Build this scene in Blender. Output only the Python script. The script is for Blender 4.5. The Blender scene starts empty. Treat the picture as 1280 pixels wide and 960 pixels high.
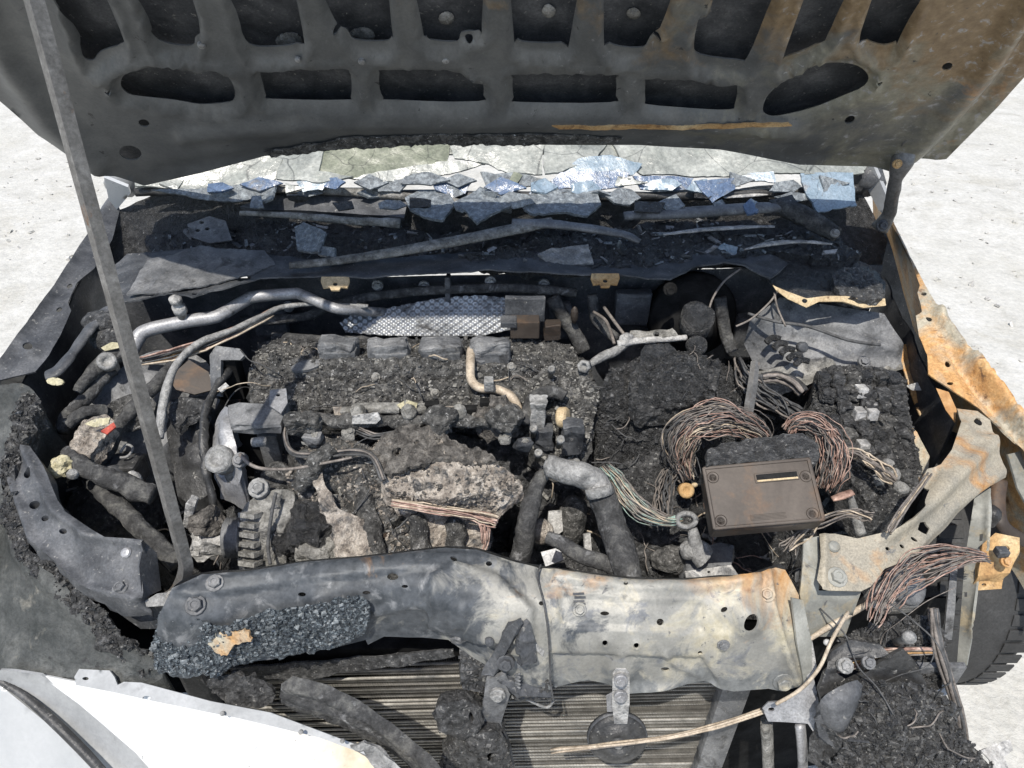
import bpy, bmesh, math, random
import numpy as np
from mathutils import Vector, Matrix
from mathutils.geometry import delaunay_2d_cdt
random.seed(7); RNG = np.random.default_rng(7)
sc = bpy.context.scene
COL = sc.collection
R = math.radians

# ------------------------------------------------------------------ camera, sky, sun, exposure
FPX = 900.0                      # focal length in photograph pixels (1280 wide)
PITCH = R(37.0)
CAM = np.array((0.0, 0.0, 1.70))
cd = bpy.data.cameras.new('camera'); cam = bpy.data.objects.new('camera', cd); COL.objects.link(cam)
cd.sensor_width = 36.0; cd.lens = 36.0 * FPX / 1280.0; cd.clip_start = 0.02; cd.clip_end = 400
cam.location = CAM; cam.rotation_euler = (R(90) - PITCH, 0, 0)
sc.camera = cam
SUNV = Vector((-0.16, -0.44, 1.0)).normalized()
w = bpy.data.worlds.new('World'); sc.world = w; w.use_nodes = True
nt = w.node_tree; bg = nt.nodes['Background']
sky = nt.nodes.new('ShaderNodeTexSky'); sky.sky_type = 'NISHITA'; sky.sun_disc = False
sky.sun_elevation = math.asin(SUNV.z); sky.sun_rotation = math.atan2(SUNV.x, SUNV.y)
sky.air_density = 1.0; sky.dust_density = 1.2
nt.links.new(sky.outputs[0], bg.inputs[0]); bg.inputs[1].default_value = 0.15
sl = bpy.data.lights.new('sun', 'SUN'); so = bpy.data.objects.new('sun', sl); COL.objects.link(so)
sl.energy = 4.2; sl.angle = R(0.55); sl.color = (1.0, 0.95, 0.87)
so.rotation_euler = SUNV.to_track_quat('Z', 'Y').to_euler(); so.location = (-1, -3, 6)
sc.view_settings.view_transform = 'Standard'; sc.view_settings.look = 'None'
sc.view_settings.exposure = 0.36; sc.view_settings.gamma = 1.0; sc.view_settings.use_curve_mapping = False
sc.cycles.use_denoising = True
sc.cycles.max_bounces = 5

# ------------------------------------------------------------------ measuring: a photograph pixel to a point of the place
CF = np.array((0, math.cos(PITCH), -math.sin(PITCH))); CU = np.array((0, math.sin(PITCH), math.cos(PITCH)))
def rays(uv):
    uv = np.asarray(uv, float).reshape(-1, 2)
    x = (uv[:, 0] - 640) / FPX; y = -(uv[:, 1] - 480) / FPX
    return np.stack([x, CF[1] + y * CU[1], CF[2] + y * CU[2]], 1)
def depth_of(c):                 # (u,v,z) height known, or (u,v,None,y) distance from the bumper line known
    d = rays([c[:2]])[0]
    return (c[2] - CAM[2]) / d[2] if c[2] is not None else (c[3] - CAM[1]) / d[1]
def P(*c):
    return CAM + rays([c[:2]])[0] * depth_of(c)
def scale_at(c): return depth_of(c) / FPX
def ctrl_surf(ctrl):
    c = np.array([k[:2] for k in ctrl], float); v = np.array([1.0 / depth_of(k) for k in ctrl])
    n = len(c)
    if n == 1: return lambda uv: CAM + rays(uv) / v[0]
    S = 300.0
    def phi(a, b):
        r2 = ((a[:, None, :] - b[None]) ** 2).sum(2) / S ** 2
        return 0.5 * r2 * np.log(r2 + 1e-9)
    A = np.zeros((n + 3, n + 3)); A[:n, :n] = phi(c, c) + np.eye(n) * 1e-5
    Q = np.c_[np.ones(n), c / S]; A[:n, n:] = Q; A[n:, :n] = Q.T
    sol = np.linalg.lstsq(A, np.r_[v, 0, 0, 0], rcond=None)[0]
    def f(uv):
        uv = np.asarray(uv, float).reshape(-1, 2)
        iv = phi(uv, c) @ sol[:n] + np.c_[np.ones(len(uv)), uv / S] @ sol[n:]
        return CAM + rays(uv) / np.clip(iv, 0.12, 3.0)[:, None]
    return f
def plane_surf(p0, nrm):
    p0 = np.array(p0, float); nrm = np.array(nrm, float)
    def f(uv):
        d = rays(uv); t = ((p0 - CAM) @ nrm) / (d @ nrm); return CAM + d * t[:, None]
    return f

# ------------------------------------------------------------------ noise
def _h(i, j, k):
    i = i.astype(np.uint32); j = j.astype(np.uint32); k = k.astype(np.uint32)
    n = i * np.uint32(374761393) + j * np.uint32(668265263) + k * np.uint32(2246822519)
    n = (n ^ (n >> np.uint32(13))) * np.uint32(1274126177); n = n ^ (n >> np.uint32(16))
    return n.astype(np.float64) / 4294967295.0
def vnoise(p):
    f = np.floor(p); t = p - f; t = t * t * (3 - 2 * t); f = f.astype(np.int64)
    o = 0
    for a in (0, 1):
        for b in (0, 1):
            for c in (0, 1):
                wgt = (t[:, 0] if a else 1 - t[:, 0]) * (t[:, 1] if b else 1 - t[:, 1]) * (t[:, 2] if c else 1 - t[:, 2])
                o = o + wgt * _h(f[:, 0] + a, f[:, 1] + b, f[:, 2] + c)
    return o
def fbm(p, freq, octv=4, ridge=False, gain=.55):
    s = 0; a = 1; tot = 0; p = np.asarray(p, float) * freq + 31.7
    for o in range(octv):
        n = vnoise(p + 17.3 * o)
        n = (1 - np.abs(2 * n - 1)) * 2 - 1 if ridge else 2 * n - 1
        s = s + a * n; tot += a; a *= gain; p = p * 2.03
    return s / tot

# ------------------------------------------------------------------ objects
WL = {}
def tag(o, label=None, cat=None, group=None, kind=None):
    if label: o['label'] = label
    if cat: o['category'] = cat
    if group: o['group'] = group
    if kind: o['kind'] = kind
    return o
def thing(name, label, cat, base, group=None):
    o = bpy.data.objects.new(name, None); COL.objects.link(o); o.empty_display_size = .05
    b = P(*base) if len(base) != 3 or abs(base[0]) > 3 else np.array(base)
    o.location = b; WL[o.name] = np.array(b); tag(o, label, cat, group); return o
def mk(name, verts, faces, mats, parent=None, smooth=True, midx=None, **t):
    v = np.asarray(verts, float)
    base = WL[parent.name] if parent else np.array((v[:, 0].mean(), v[:, 1].mean(), v[:, 2].min()))
    me = bpy.data.meshes.new(name); me.from_pydata((v - base).tolist(), [], [list(map(int, f)) for f in faces])
    if not isinstance(mats, (list, tuple)): mats = [mats]
    for m in mats: me.materials.append(m)
    if midx is not None: me.polygons.foreach_set('material_index', np.asarray(midx, np.int32))
    me.polygons.foreach_set('use_smooth', np.full(len(me.polygons), bool(smooth))); me.update()
    o = bpy.data.objects.new(name, me); COL.objects.link(o)
    if parent: o.parent = parent
    else: o.location = base
    WL[o.name] = base; tag(o, **t); return o

# ------------------------------------------------------------------ 2-D helpers
def crom(pts, n=6, closed=False):
    p = np.asarray(pts, float); m = len(p); out = []
    rng = range(m) if closed else range(m - 1)
    for i in rng:
        if closed: a, b, c, d = p[(i - 1) % m], p[i], p[(i + 1) % m], p[(i + 2) % m]
        else: a, b, c, d = p[max(i - 1, 0)], p[i], p[i + 1], p[min(i + 2, m - 1)]
        for k in range(n):
            t = k / n
            out.append(.5 * (2 * b + (c - a) * t + (2 * a - 5 * b + 4 * c - d) * t * t + (3 * b - a - 3 * c + d) * t ** 3))
    if not closed: out.append(p[-1])
    return np.array(out)
def resample_loop(p, step):
    out = []
    for i in range(len(p)):
        a, b = p[i], p[(i + 1) % len(p)]; n = max(1, int(math.ceil(np.linalg.norm(b - a) / step)))
        for k in range(n): out.append(a + (b - a) * k / n)
    return np.array(out)
def inside(pts, poly):
    x, y = pts[:, 0], pts[:, 1]; r = np.zeros(len(pts), bool); m = len(poly)
    for i in range(m):
        x1, y1 = poly[i]; x2, y2 = poly[(i + 1) % m]
        c = ((y1 > y) != (y2 > y)); r ^= c & (x < (x2 - x1) * (y - y1) / (y2 - y1 + 1e-12) + x1)
    return r
def segdist(pts, poly, closed=True):
    d = np.full(len(pts), 1e9); m = len(poly)
    for i in range(m if closed else m - 1):
        a, b = np.asarray(poly[i], float), np.asarray(poly[(i + 1) % m], float); ab = b - a
        t = np.clip(((pts - a) @ ab) / (ab @ ab + 1e-9), 0, 1)
        d = np.minimum(d, np.linalg.norm(pts - a - t[:, None] * ab, axis=1))
    return d
def ell(u, v, a, b=None, n=10, rot=0):
    b = b or a; c, s = math.cos(R(rot)), math.sin(R(rot))
    return [(u + a * math.cos(t) * c - b * math.sin(t) * s, v + a * math.cos(t) * s + b * math.sin(t) * c) for t in np.linspace(0, 2 * math.pi, n, endpoint=False)]
def sstep(x): x = np.clip(x, 0, 1); return x * x * (3 - 2 * x)

TOPS = {}
def relief(name, outline, ctrl, mat, parent=None, holes=(), step=5., thick=.003, skirt=0, dome=None, noise=(), feats=(),
           flat=False, sm=0, surf=None, warp=None, hsm=True, push=0, sdir=(0, 0, -1), jit=.35, edge=0, **t):
    """A sheet or a crusted lump: outline measured in the photograph, laid on a surface of known heights, holes cut, displaced, given thickness or sides."""
    ol = np.asarray(outline, float)
    if sm: ol = crom(ol, sm, True)
    loops = [resample_loop(ol, step)]
    if edge:
        q = loops[0]; loops[0] = q + np.c_[fbm(np.c_[q / 40., q[:, :1] * 0], 3, 3), fbm(np.c_[q / 40. + 9, q[:, :1] * 0], 3, 3)] * edge
    for h in holes:
        h = np.asarray(h, float)
        if hsm and len(h) > 5 and len(h) < 20: h = crom(h, 3, True)
        loops.append(resample_loop(h, max(2., step)))
    bp = np.concatenate(loops)
    lo, hi = loops[0].min(0), loops[0].max(0)
    gx = np.arange(lo[0], hi[0], step); gy = np.arange(lo[1], hi[1], step * .87)
    G = np.stack(np.meshgrid(gx, gy), 2); G[1::2, :, 0] += step / 2; G = G.reshape(-1, 2)
    G = G + RNG.uniform(-jit, jit, G.shape) * step
    k = inside(G, loops[0])
    for h in loops[1:]: k &= ~inside(G, h)
    G = G[k]
    if len(G):
        dm = np.full(len(G), 1e9)
        for c0 in range(0, len(bp), 400):
            dm = np.minimum(dm, (((G[:, None] - bp[None, c0:c0 + 400]) ** 2).sum(2)).min(1))
        G = G[dm > (.5 * step) ** 2]
    pts = np.concatenate([bp, G]); E = []; o = 0
    for L in loops:
        E += [(o + i, o + (i + 1) % len(L)) for i in range(len(L))]; o += len(L)
    V2, _, F, *_ = delaunay_2d_cdt([Vector(p) for p in pts], E, [], 0, 1e-4)
    uv = np.array([(p.x, p.y) for p in V2]); F = np.array(F)
    cen = uv[F].mean(1); k = inside(cen, loops[0])
    for h in loops[1:]: k &= ~inside(cen, h)
    F = F[k]
    used = np.unique(F); re = -np.ones(len(uv), int); re[used] = np.arange(len(used)); uv = uv[used]; F = re[F]
    X = (surf or ctrl_surf(ctrl))(uv)
    def normals(X):
        fn = np.cross(X[F[:, 1]] - X[F[:, 0]], X[F[:, 2]] - X[F[:, 0]]); N = np.zeros_like(X)
        for c in range(3): np.add.at(N, F[:, c], fn)
        return N / (np.linalg.norm(N, axis=1, keepdims=True) + 1e-12)
    N = normals(X)
    if ((CAM - X) * N).sum() < 0: F = F[:, ::-1]; N = -N
    D = np.full(len(X), float(push))
    if dome: D += dome[0] * np.sqrt(sstep(segdist(uv, loops[0][::2]) / dome[1]))
    for f in feats:
        if f[0] == 'l': D += f[3] * np.exp(-(segdist(uv, f[1], False) / f[2]) ** 2)
        elif f[0] == 's': D += f[4] * np.exp(-(((uv - np.array(f[1:3])) ** 2).sum(1) / f[3] ** 2) ** 2)
        elif f[0] == 'a':
            q = np.array(f[1], float); sd = segdist(uv, q); ins = inside(uv, q)
            D += f[3] * sstep(.5 + np.where(ins, sd, -sd) / (2 * f[2]))
    for a in noise: D += a[0] * fbm(X, a[1], a[2] if len(a) > 2 else 3, len(a) > 3 and a[3])
    if warp is not None: D += warp(uv)
    X = X + N * D[:, None]; N = normals(X)
    ev = np.sort(np.concatenate([F[:, [0, 1]], F[:, [1, 2]], F[:, [2, 0]]]), 1); dirE = np.concatenate([F[:, [0, 1]], F[:, [1, 2]], F[:, [2, 0]]])
    _, inv, cnt = np.unique(ev, axis=0, return_inverse=True, return_counts=True)
    BE = dirE[cnt[inv.ravel()] == 1]
    VV = [X]; FF = [F.tolist()]; n = len(X)
    if skirt:
        bi = np.unique(BE); mp = -np.ones(len(X), int); mp[bi] = np.arange(len(bi)); B = X[bi]; sd = np.array(sdir, float)
        prev = None
        for s in (0., .25, .6, 1.):
            o2 = n; ring = B + sd * skirt * s + (s > 0) * np.c_[fbm(B + s, 40, 2), fbm(B + s + 5, 40, 2), np.zeros(len(B))] * min(.012, skirt * .25)
            VV.append(ring); a = (lambda e: e) if prev is None else (lambda e, pv=prev: pv + mp[e])
            if s == 0: prev = o2; n += len(ring); continue
            for e0, e1 in BE: FF.append([[a(e1), a(e0), o2 + mp[e0], o2 + mp[e1]]])
            prev = o2; n += len(ring)
    else:
        VV.append(X - N * thick); FF.append((F[:, ::-1] + n).tolist()); m = len(X)
        d0 = n + m; VV += [X[BE[:, 0]], X[BE[:, 1]], (X - N * thick)[BE[:, 0]], (X - N * thick)[BE[:, 1]]]; e = len(BE)
        FF.append([[d0 + e + i, d0 + i, d0 + 2 * e + i, d0 + 3 * e + i] for i in range(e)])
    ob = mk(name, np.concatenate(VV), [f for g in FF for f in g], mat, parent, smooth=not flat, **t)
    TOPS[ob.name] = (X, N, F)
    return ob

def frames(p):
    T = np.gradient(p, axis=0); T /= np.linalg.norm(T, axis=1, keepdims=True) + 1e-12
    a = np.cross(T[0], (0, 0, 1.)); a = a if np.linalg.norm(a) > .1 else np.cross(T[0], (1., 0, 0)); a /= np.linalg.norm(a)
    A = []
    for i in range(len(p)):
        a = a - T[i] * (a @ T[i]); a /= np.linalg.norm(a) + 1e-12; A.append(a)
    A = np.array(A); return T, A, np.cross(T, A)
def tube_geo(p, r, n=8, rough=0, flatten=1., cap=True, rf=60):
    T, A, B = frames(p); r = np.broadcast_to(r, (len(p),)).astype(float)
    th = np.linspace(0, 2 * math.pi, n, endpoint=False); off = A[:, None] * np.cos(th)[None, :, None] + flatten * B[:, None] * np.sin(th)[None, :, None]
    V = p[:, None] + off * r[:, None, None]
    if rough:
        q = V.reshape(-1, 3); V = V + off * (fbm(q, rf, 3) * rough).reshape(len(p), n, 1)
    m = len(p); V = V.reshape(-1, 3); F = []
    for i in range(m - 1):
        for k in range(n): F.append([i * n + k, i * n + (k + 1) % n, (i + 1) * n + (k + 1) % n, (i + 1) * n + k])
    if cap: F.append(list(range(n))[::-1]); F.append([(m - 1) * n + k for k in range(n)])
    return V, F
def path(pts, n=6): return crom([P(*c) for c in pts], n)
def tube(name, pts, r, mat, parent=None, n=10, res=6, world=False, rpx=True, smooth=True, rough=0, flatten=1., rf=60, **t):
    """A pipe, hose or bar along measured points; r in photograph pixels at its first point (or metres)."""
    p = crom(pts, res) if world else path(pts, res)
    if rpx and not world: s = scale_at(pts[0]); r = np.asarray(r, float) * s
    r = np.asarray(r, float)
    if r.ndim: r = np.interp(np.linspace(0, 1, len(p)), np.linspace(0, 1, len(r)), r)
    V, F = tube_geo(p, r, n, rough, flatten, rf=rf)
    return mk(name, V, F, mat, parent, smooth, **t)
def wires(name, pts, n, spread, mats, parent=None, r=1.0, res=5, sides=5, fray=0, world=False, wig=.35, **t):
    """A loom of n strands; spread in pixels, a number or one per point."""
    p = crom(pts, res) if world else path(pts, res); s = scale_at(pts[0]) if not world else 1
    sp = np.interp(np.linspace(0, 1, len(p)), np.linspace(0, 1, np.size(spread)), np.ravel(spread)) * s
    T, A, B = frames(p); VV = []; FF = []; MI = []; o = 0
    if not isinstance(mats, list): mats = [mats]
    tt = np.linspace(0, 1, len(p))
    for k in range(n):
        rr = math.sqrt(random.random()); a = random.uniform(0, 6.28); ph = random.uniform(0, 50); tw = random.uniform(-1, 1)
        q = np.c_[np.full(len(p), ph), tt * 3.5, np.zeros(len(p))]; q2 = q * np.array((1, 4.5, 1)); w1 = ((vnoise(q) - .5) * 2 + (vnoise(q2 + 5) - .5) * .7) * wig; w2 = ((vnoise(q + 77) - .5) * 2 + (vnoise(q2 + 99) - .5) * .7) * wig
        ang = a + tw * tt
        off = A * (rr * np.cos(ang) + w1)[:, None] + B * (rr * np.sin(ang) + w2)[:, None]
        i0 = random.randint(0, fray) if fray else 0; i1 = len(p) - (random.randint(0, fray) if fray else 0)
        c = (p + off * sp[:, None])[i0:i1]
        if len(c) < 3: continue
        V, F = tube_geo(c, r * s * random.uniform(.75, 1.25), sides); VV.append(V); FF += [[x + o for x in f] for f in F]; MI += [random.randrange(len(mats))] * len(F); o += len(V)
    return mk(name, np.concatenate(VV), FF, mats, parent, True, MI, **t)
def basis(nrm, up=(0, 0, 1)):
    n = np.array(nrm, float); n /= np.linalg.norm(n); a = np.cross(up, n)
    if np.linalg.norm(a) < .05: a = np.cross((0, 1., 0), n)
    a /= np.linalg.norm(a); return a, np.cross(n, a), n
def lathe(name, c, axis, prof, mat, parent=None, n=20, smooth=True, rough=0, **t):
    a, b, x = basis(axis); c = np.array(c); V = []; F = []; m = len(prof)
    for r, h in prof:
        for k in range(n):
            th = 2 * math.pi * k / n; V.append(c + x * h + (a * math.cos(th) + b * math.sin(th)) * r)
    for i in range(m - 1):
        for k in range(n): F.append([i * n + k, i * n + (k + 1) % n, (i + 1) * n + (k + 1) % n, (i + 1) * n + k])
    F.append(list(range(n))[::-1]); F.append([(m - 1) * n + k for k in range(n)])
    V = np.array(V)
    if rough: V += np.c_[fbm(V, 50, 3), fbm(V + 3, 50, 3), fbm(V + 7, 50, 3)] * rough
    return mk(name, V, F, mat, parent, smooth, **t)
def box(name, c, size, mat, parent=None, rot=(0, 0, 0), bev=.002, noise=0, nf=60, cuts=0, axes=None, smooth=False, **t):
    bm = bmesh.new(); bmesh.ops.create_cube(bm, size=1.0); bmesh.ops.scale(bm, vec=size, verts=bm.verts)
    if bev: bmesh.ops.bevel(bm, geom=bm.edges[:], offset=min(bev, min(size) * .3), segments=2, affect='EDGES', profile=.6)
    if cuts: bmesh.ops.subdivide_edges(bm, edges=bm.edges[:], cuts=cuts, use_grid_fill=True)
    M = Matrix(np.array(axes).T.tolist()) if axes is not None else Matrix.Rotation(R(rot[2]), 3, 'Z') @ Matrix.Rotation(R(rot[1]), 3, 'Y') @ Matrix.Rotation(R(rot[0]), 3, 'X')
    bmesh.ops.transform(bm, matrix=M.to_4x4(), verts=bm.verts)
    V = np.array([v.co[:] for v in bm.verts]) + np.array(c); F = [[v.index for v in f.verts] for f in bm.faces]; bm.free()
    if noise: V = V + np.c_[fbm(V, nf, 3), fbm(V + 3, nf, 3), fbm(V + 7, nf, 3)] * noise
    return mk(name, V, F, mat, parent, smooth, **t)
def pbox(name, at, size, mat, parent=None, **k):
    s = scale_at(at); return box(name, P(*at), tuple(x * s for x in size), mat, parent, **k)
def lump(name, at, size, mat, parent=None, amp=.2, freq=25, sub=4, rot=0, flat=True, ridge=False, octv=4, **t):
    """A melted, crusted blob; size in pixels (x, y, z) at its place."""
    s = scale_at(at); bm = bmesh.new(); bmesh.ops.create_icosphere(bm, subdivisions=sub, radius=1)
    V = np.array([v.co[:] for v in bm.verts]); F = [[v.index for v in f.verts] for f in bm.faces]; bm.free()
    c, q = math.cos(R(rot)), math.sin(R(rot)); X = V * np.array(size) * s
    X = np.c_[X[:, 0] * c - X[:, 1] * q, X[:, 0] * q + X[:, 1] * c, X[:, 2]] + P(*at)
    X = X + V * (fbm(X, freq, octv, ridge) * amp * min(size) * s)[:, None]
    return mk(name, X, F, mat, parent, not flat, **t)
BOLT = {}
def bolt(at, r, mat, parent, nrm=None, name='bolt', kind='hex', world=False):
    """A hex head on its washer, or a round stud; the mesh is shared."""
    if kind not in BOLT:
        V = []; F = []
        def ring(rad, h, n=12, hexa=False):
            o = len(V)
            for k in range(12):
                th = 2 * math.pi * k / 12; rr = rad * (1 if not hexa else (1 if k % 2 == 0 else .866)); V.append((rr * math.cos(th), rr * math.sin(th), h))
            return o
        prof = [(1.45, -.6, 0), (1.45, .12, 0), (1.35, .22, 0), (1, .22, 1), (1, .75, 1), (.82, .9, 0), (.5, .9, 0), (.45, .78, 0)] if kind == 'hex' else [(1, -.6, 0), (1, .25, 0), (.8, .5, 0), (.4, .6, 0)]
        rs = [ring(a, b, 12, c) for a, b, c in prof]
        for a, b in zip(rs, rs[1:]):
            for k in range(12): F.append((a + k, a + (k + 1) % 12, b + (k + 1) % 12, b + k))
        F.append([rs[-1] + k for k in range(12)])
        me = bpy.data.meshes.new('bolt'); me.from_pydata(V, [], F); me.update(); me.materials.append(None); BOLT[kind] = me
    s = r * scale_at(at) if not world else r; o = bpy.data.objects.new(name, BOLT[kind]); COL.objects.link(o)
    o.material_slots[0].link = 'OBJECT'; o.material_slots[0].material = mat
    p = P(*at) if not world else np.array(at)
    a, b, n = basis(nrm if nrm is not None else (0, -.55, .83), (0.3, .2, .9))
    o.parent = parent; M = Matrix(np.stack([a, b, n], 1).tolist()).to_4x4() @ Matrix.Scale(s, 4); M.translation = Vector(p - WL[parent.name]); o.matrix_local = M
    WL[o.name] = p
    return o
def px_of(X):
    d = X - CAM; zc = d @ CF; return np.c_[640 + FPX * d[:, 0] / zc, 480 - FPX * (d @ CU) / zc]
def on(ob, u, v):
    """Point and normal of a built sheet where the photograph shows (u, v)."""
    X, N, F = TOPS[ob.name]; k = np.argsort(((px_of(X) - (u, v)) ** 2).sum(1))[:4]
    return X[k].mean(0), N[k].mean(0)
def bolt_on(ob, u, v, r, mat, parent, kind='hex', lift=.0):
    p, n = on(ob, u, v); return bolt(tuple(p + n * lift), r * np.linalg.norm(p - CAM) / FPX, mat, parent, n, kind=kind, world=True)
def scraps(name, srcs, n, length, r, mats, parent=None, box_=None, **t):
    """Loose burnt wire ends strewn over crusted surfaces: too many to count, one mesh."""
    X = np.concatenate([TOPS[s.name][0] for s in srcs]); N = np.concatenate([TOPS[s.name][1] for s in srcs]); VV = []; FF = []; MI = []; o = 0
    for _ in range(n):
        i = RNG.integers(0, len(X)); p = X[i]; d = RNG.normal(size=3); d -= N[i] * (d @ N[i]); d /= np.linalg.norm(d); L_ = length * RNG.lognormal(0, .5); s = np.cross(N[i], d); b = RNG.normal(0, .45); h = RNG.uniform(.05, .35)
        c = np.array([p + N[i] * .002 + d * L_ * q + s * b * L_ * q * q + N[i] * h * L_ * math.sin(q * math.pi) + RNG.normal(0, .03, 3) * L_ for q in np.linspace(0, 1, 6)])
        V, F = tube_geo(crom(c, 4), r * RNG.uniform(.6, 1.4), 5); VV.append(V); FF += [[k + o for k in f] for f in F]; MI += [int(RNG.integers(0, len(mats)))] * len(F); o += len(V)
    return mk(name, np.concatenate(VV), FF, mats, parent, True, MI, kind='stuff', **t)
def flakes(name, srcs, n, size, mats, parent=None, lift=.3, long=0, **t):
    """Loose burnt chips lying on crusted surfaces: too many to count, one mesh."""
    VV = []; FF = []; MI = []; o = 0
    X = np.concatenate([TOPS[s.name][0] for s in srcs]); N = np.concatenate([TOPS[s.name][1] for s in srcs])
    if not isinstance(mats, list): mats = [mats]
    cube = np.array([(x, y, z) for x in (-1, 1) for y in (-1, 1) for z in (-1, 1)], float)
    q = [(0, 1, 3, 2), (4, 6, 7, 5), (0, 4, 5, 1), (2, 3, 7, 6), (0, 2, 6, 4), (1, 5, 7, 3)]
    idx = RNG.integers(0, len(X), n)
    for i in idx:
        sz = size * (min(RNG.lognormal(0, .55), 2.6) if not long else min(RNG.lognormal(-.2, .45), 1.3)); d = cube * (1 + RNG.uniform(-.35, .35, cube.shape)) * sz * np.array((1, RNG.uniform(.4, 1), RNG.uniform(.15, .6)) if not long else (RNG.uniform(.8, long * .6), RNG.uniform(.15, .5), RNG.uniform(.06, .35)))
        A = np.array(Matrix.Rotation(RNG.uniform(0, 6.28), 3, Vector(RNG.normal(size=3)).normalized()))
        if RNG.random() < .6:
            a, b, c = basis(N[i] + RNG.normal(0, .25, 3)); A = np.stack([a, b, c], 1)
        VV.append(d @ A.T + X[i] + N[i] * sz * lift); FF += [[o + k for k in f] for f in q]; MI += [int(RNG.integers(0, len(mats)))] * 6; o += 8
    return mk(name, np.concatenate(VV), FF, mats, parent, False, MI, kind='stuff', **t)

# ------------------------------------------------------------------ materials
def mat(name, cols, scale=30, rough=.75, metal=0., bump=.5, bs=220, bd=.002, patch=(), spec=.4, fine=.35, rvar=.12, coat=0, cracks=0, vor=.4):
    m = bpy.data.materials.new(name); m.use_nodes = True; nt = m.node_tree; N = nt.nodes; L = nt.links.new
    bs_ = N['Principled BSDF']; g = N.new('ShaderNodeNewGeometry')
    def noise(sc_, det=5, rgh=.6, dist=0):
        n = N.new('ShaderNodeTexNoise'); n.inputs['Scale'].default_value = sc_; n.inputs['Detail'].default_value = det; n.inputs['Roughness'].default_value = rgh; n.inputs['Distortion'].default_value = dist
        L(g.outputs['Position'], n.inputs['Vector']); return n.outputs['Fac']
    def ramp(src, cs):
        r = N.new('ShaderNodeValToRGB'); e = r.color_ramp.elements
        while len(e) < len(cs): e.new(.5)
        for el, (p, c) in zip(e, cs): el.position = p; el.color = (c, c, c, 1) if np.isscalar(c) else (*c, 1)
        L(src, r.inputs[0]); return r.outputs[0]
    def math_(op, a, b):
        n = N.new('ShaderNodeMath'); n.operation = op
        for i, x in enumerate((a, b)):
            if np.isscalar(x): n.inputs[i].default_value = x
            else: L(x, n.inputs[i])
        return n.outputs[0]
    def mix(f, a, b, mode='MIX'):
        n = N.new('ShaderNodeMix'); n.data_type = 'RGBA'; n.blend_type = mode
        for i, x in ((0, f), (6, a), (7, b)):
            if np.isscalar(x): n.inputs[i].default_value = x
            elif isinstance(x, tuple): n.inputs[i].default_value = (*x, 1)
            else: L(x, n.inputs[i])
        return n.outputs[2]
    c = ramp(noise(scale, 4, .64, .4), cols)
    rg = math_('ADD', math_('MULTIPLY', noise(scale * 1.7, 4), rvar * 2), rough - rvar)
    for p in patch:
        f = noise(p.get('scale', 15), 5, .66, p.get('dist', .6))
        if 'grad' in p:
            d = N.new('ShaderNodeVectorMath'); d.operation = 'DOT_PRODUCT'; L(g.outputs['Position'], d.inputs[0]); d.inputs[1].default_value = p['grad'][:3]
            f = math_('ADD', f, math_('ADD', d.outputs['Value'], p['grad'][3]))
        f = ramp(f, [(p['lo'], 0.), (p['hi'], 1.)])
        pc = ramp(noise(p.get('cs', 60), 3), p['cols'])
        c = mix(f, c, pc)
        if 'rough' in p: rg = math_('ADD', math_('MULTIPLY', math_('SUBTRACT', p['rough'], rg), f), rg)
    if cracks:
        v = N.new('ShaderNodeTexVoronoi'); v.feature = 'DISTANCE_TO_EDGE'; v.inputs['Scale'].default_value = cracks; wv = N.new('ShaderNodeVectorMath'); wv.operation = 'ADD'
        nz = N.new('ShaderNodeTexNoise'); nz.inputs['Scale'].default_value = cracks * .7; L(g.outputs['Position'], nz.inputs['Vector']); sv_ = N.new('ShaderNodeVectorMath'); sv_.operation = 'SCALE'; sv_.inputs['Scale'].default_value = 1.2 / cracks; L(nz.outputs['Color'], sv_.inputs[0])
        L(g.outputs['Position'], wv.inputs[0]); L(sv_.outputs[0], wv.inputs[1]); L(wv.outputs[0], v.inputs['Vector'])
        c = mix(1.0, c, ramp(v.outputs['Distance'], [(.003, .45), (.010, 1.0)]), 'MULTIPLY')
    if fine:
        c = mix(1.0, c, ramp(noise(bs * 1.3, 3, .7), [(.25, 1 - fine), (.75, 1 + fine)]), 'MULTIPLY')
    L(c, bs_.inputs['Base Color']); L(rg, bs_.inputs['Roughness']); bs_.inputs['Metallic'].default_value = metal
    bs_.inputs['Specular IOR Level'].default_value = spec
    if coat: bs_.inputs['Coat Weight'].default_value = coat
    if bump:
        h = noise(bs, 4, .7)
        if vor:
            v = N.new('ShaderNodeTexVoronoi'); v.inputs['Scale'].default_value = bs * .55; L(g.outputs['Position'], v.inputs['Vector']); h = math_('ADD', h, math_('MULTIPLY', v.outputs['Distance'], vor))
        b = N.new('ShaderNodeBump'); b.inputs['Strength'].default_value = bump; b.inputs['Distance'].default_value = bd; L(h, b.inputs['Height']); L(b.outputs[0], bs_.inputs['Normal'])
    return m
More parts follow.
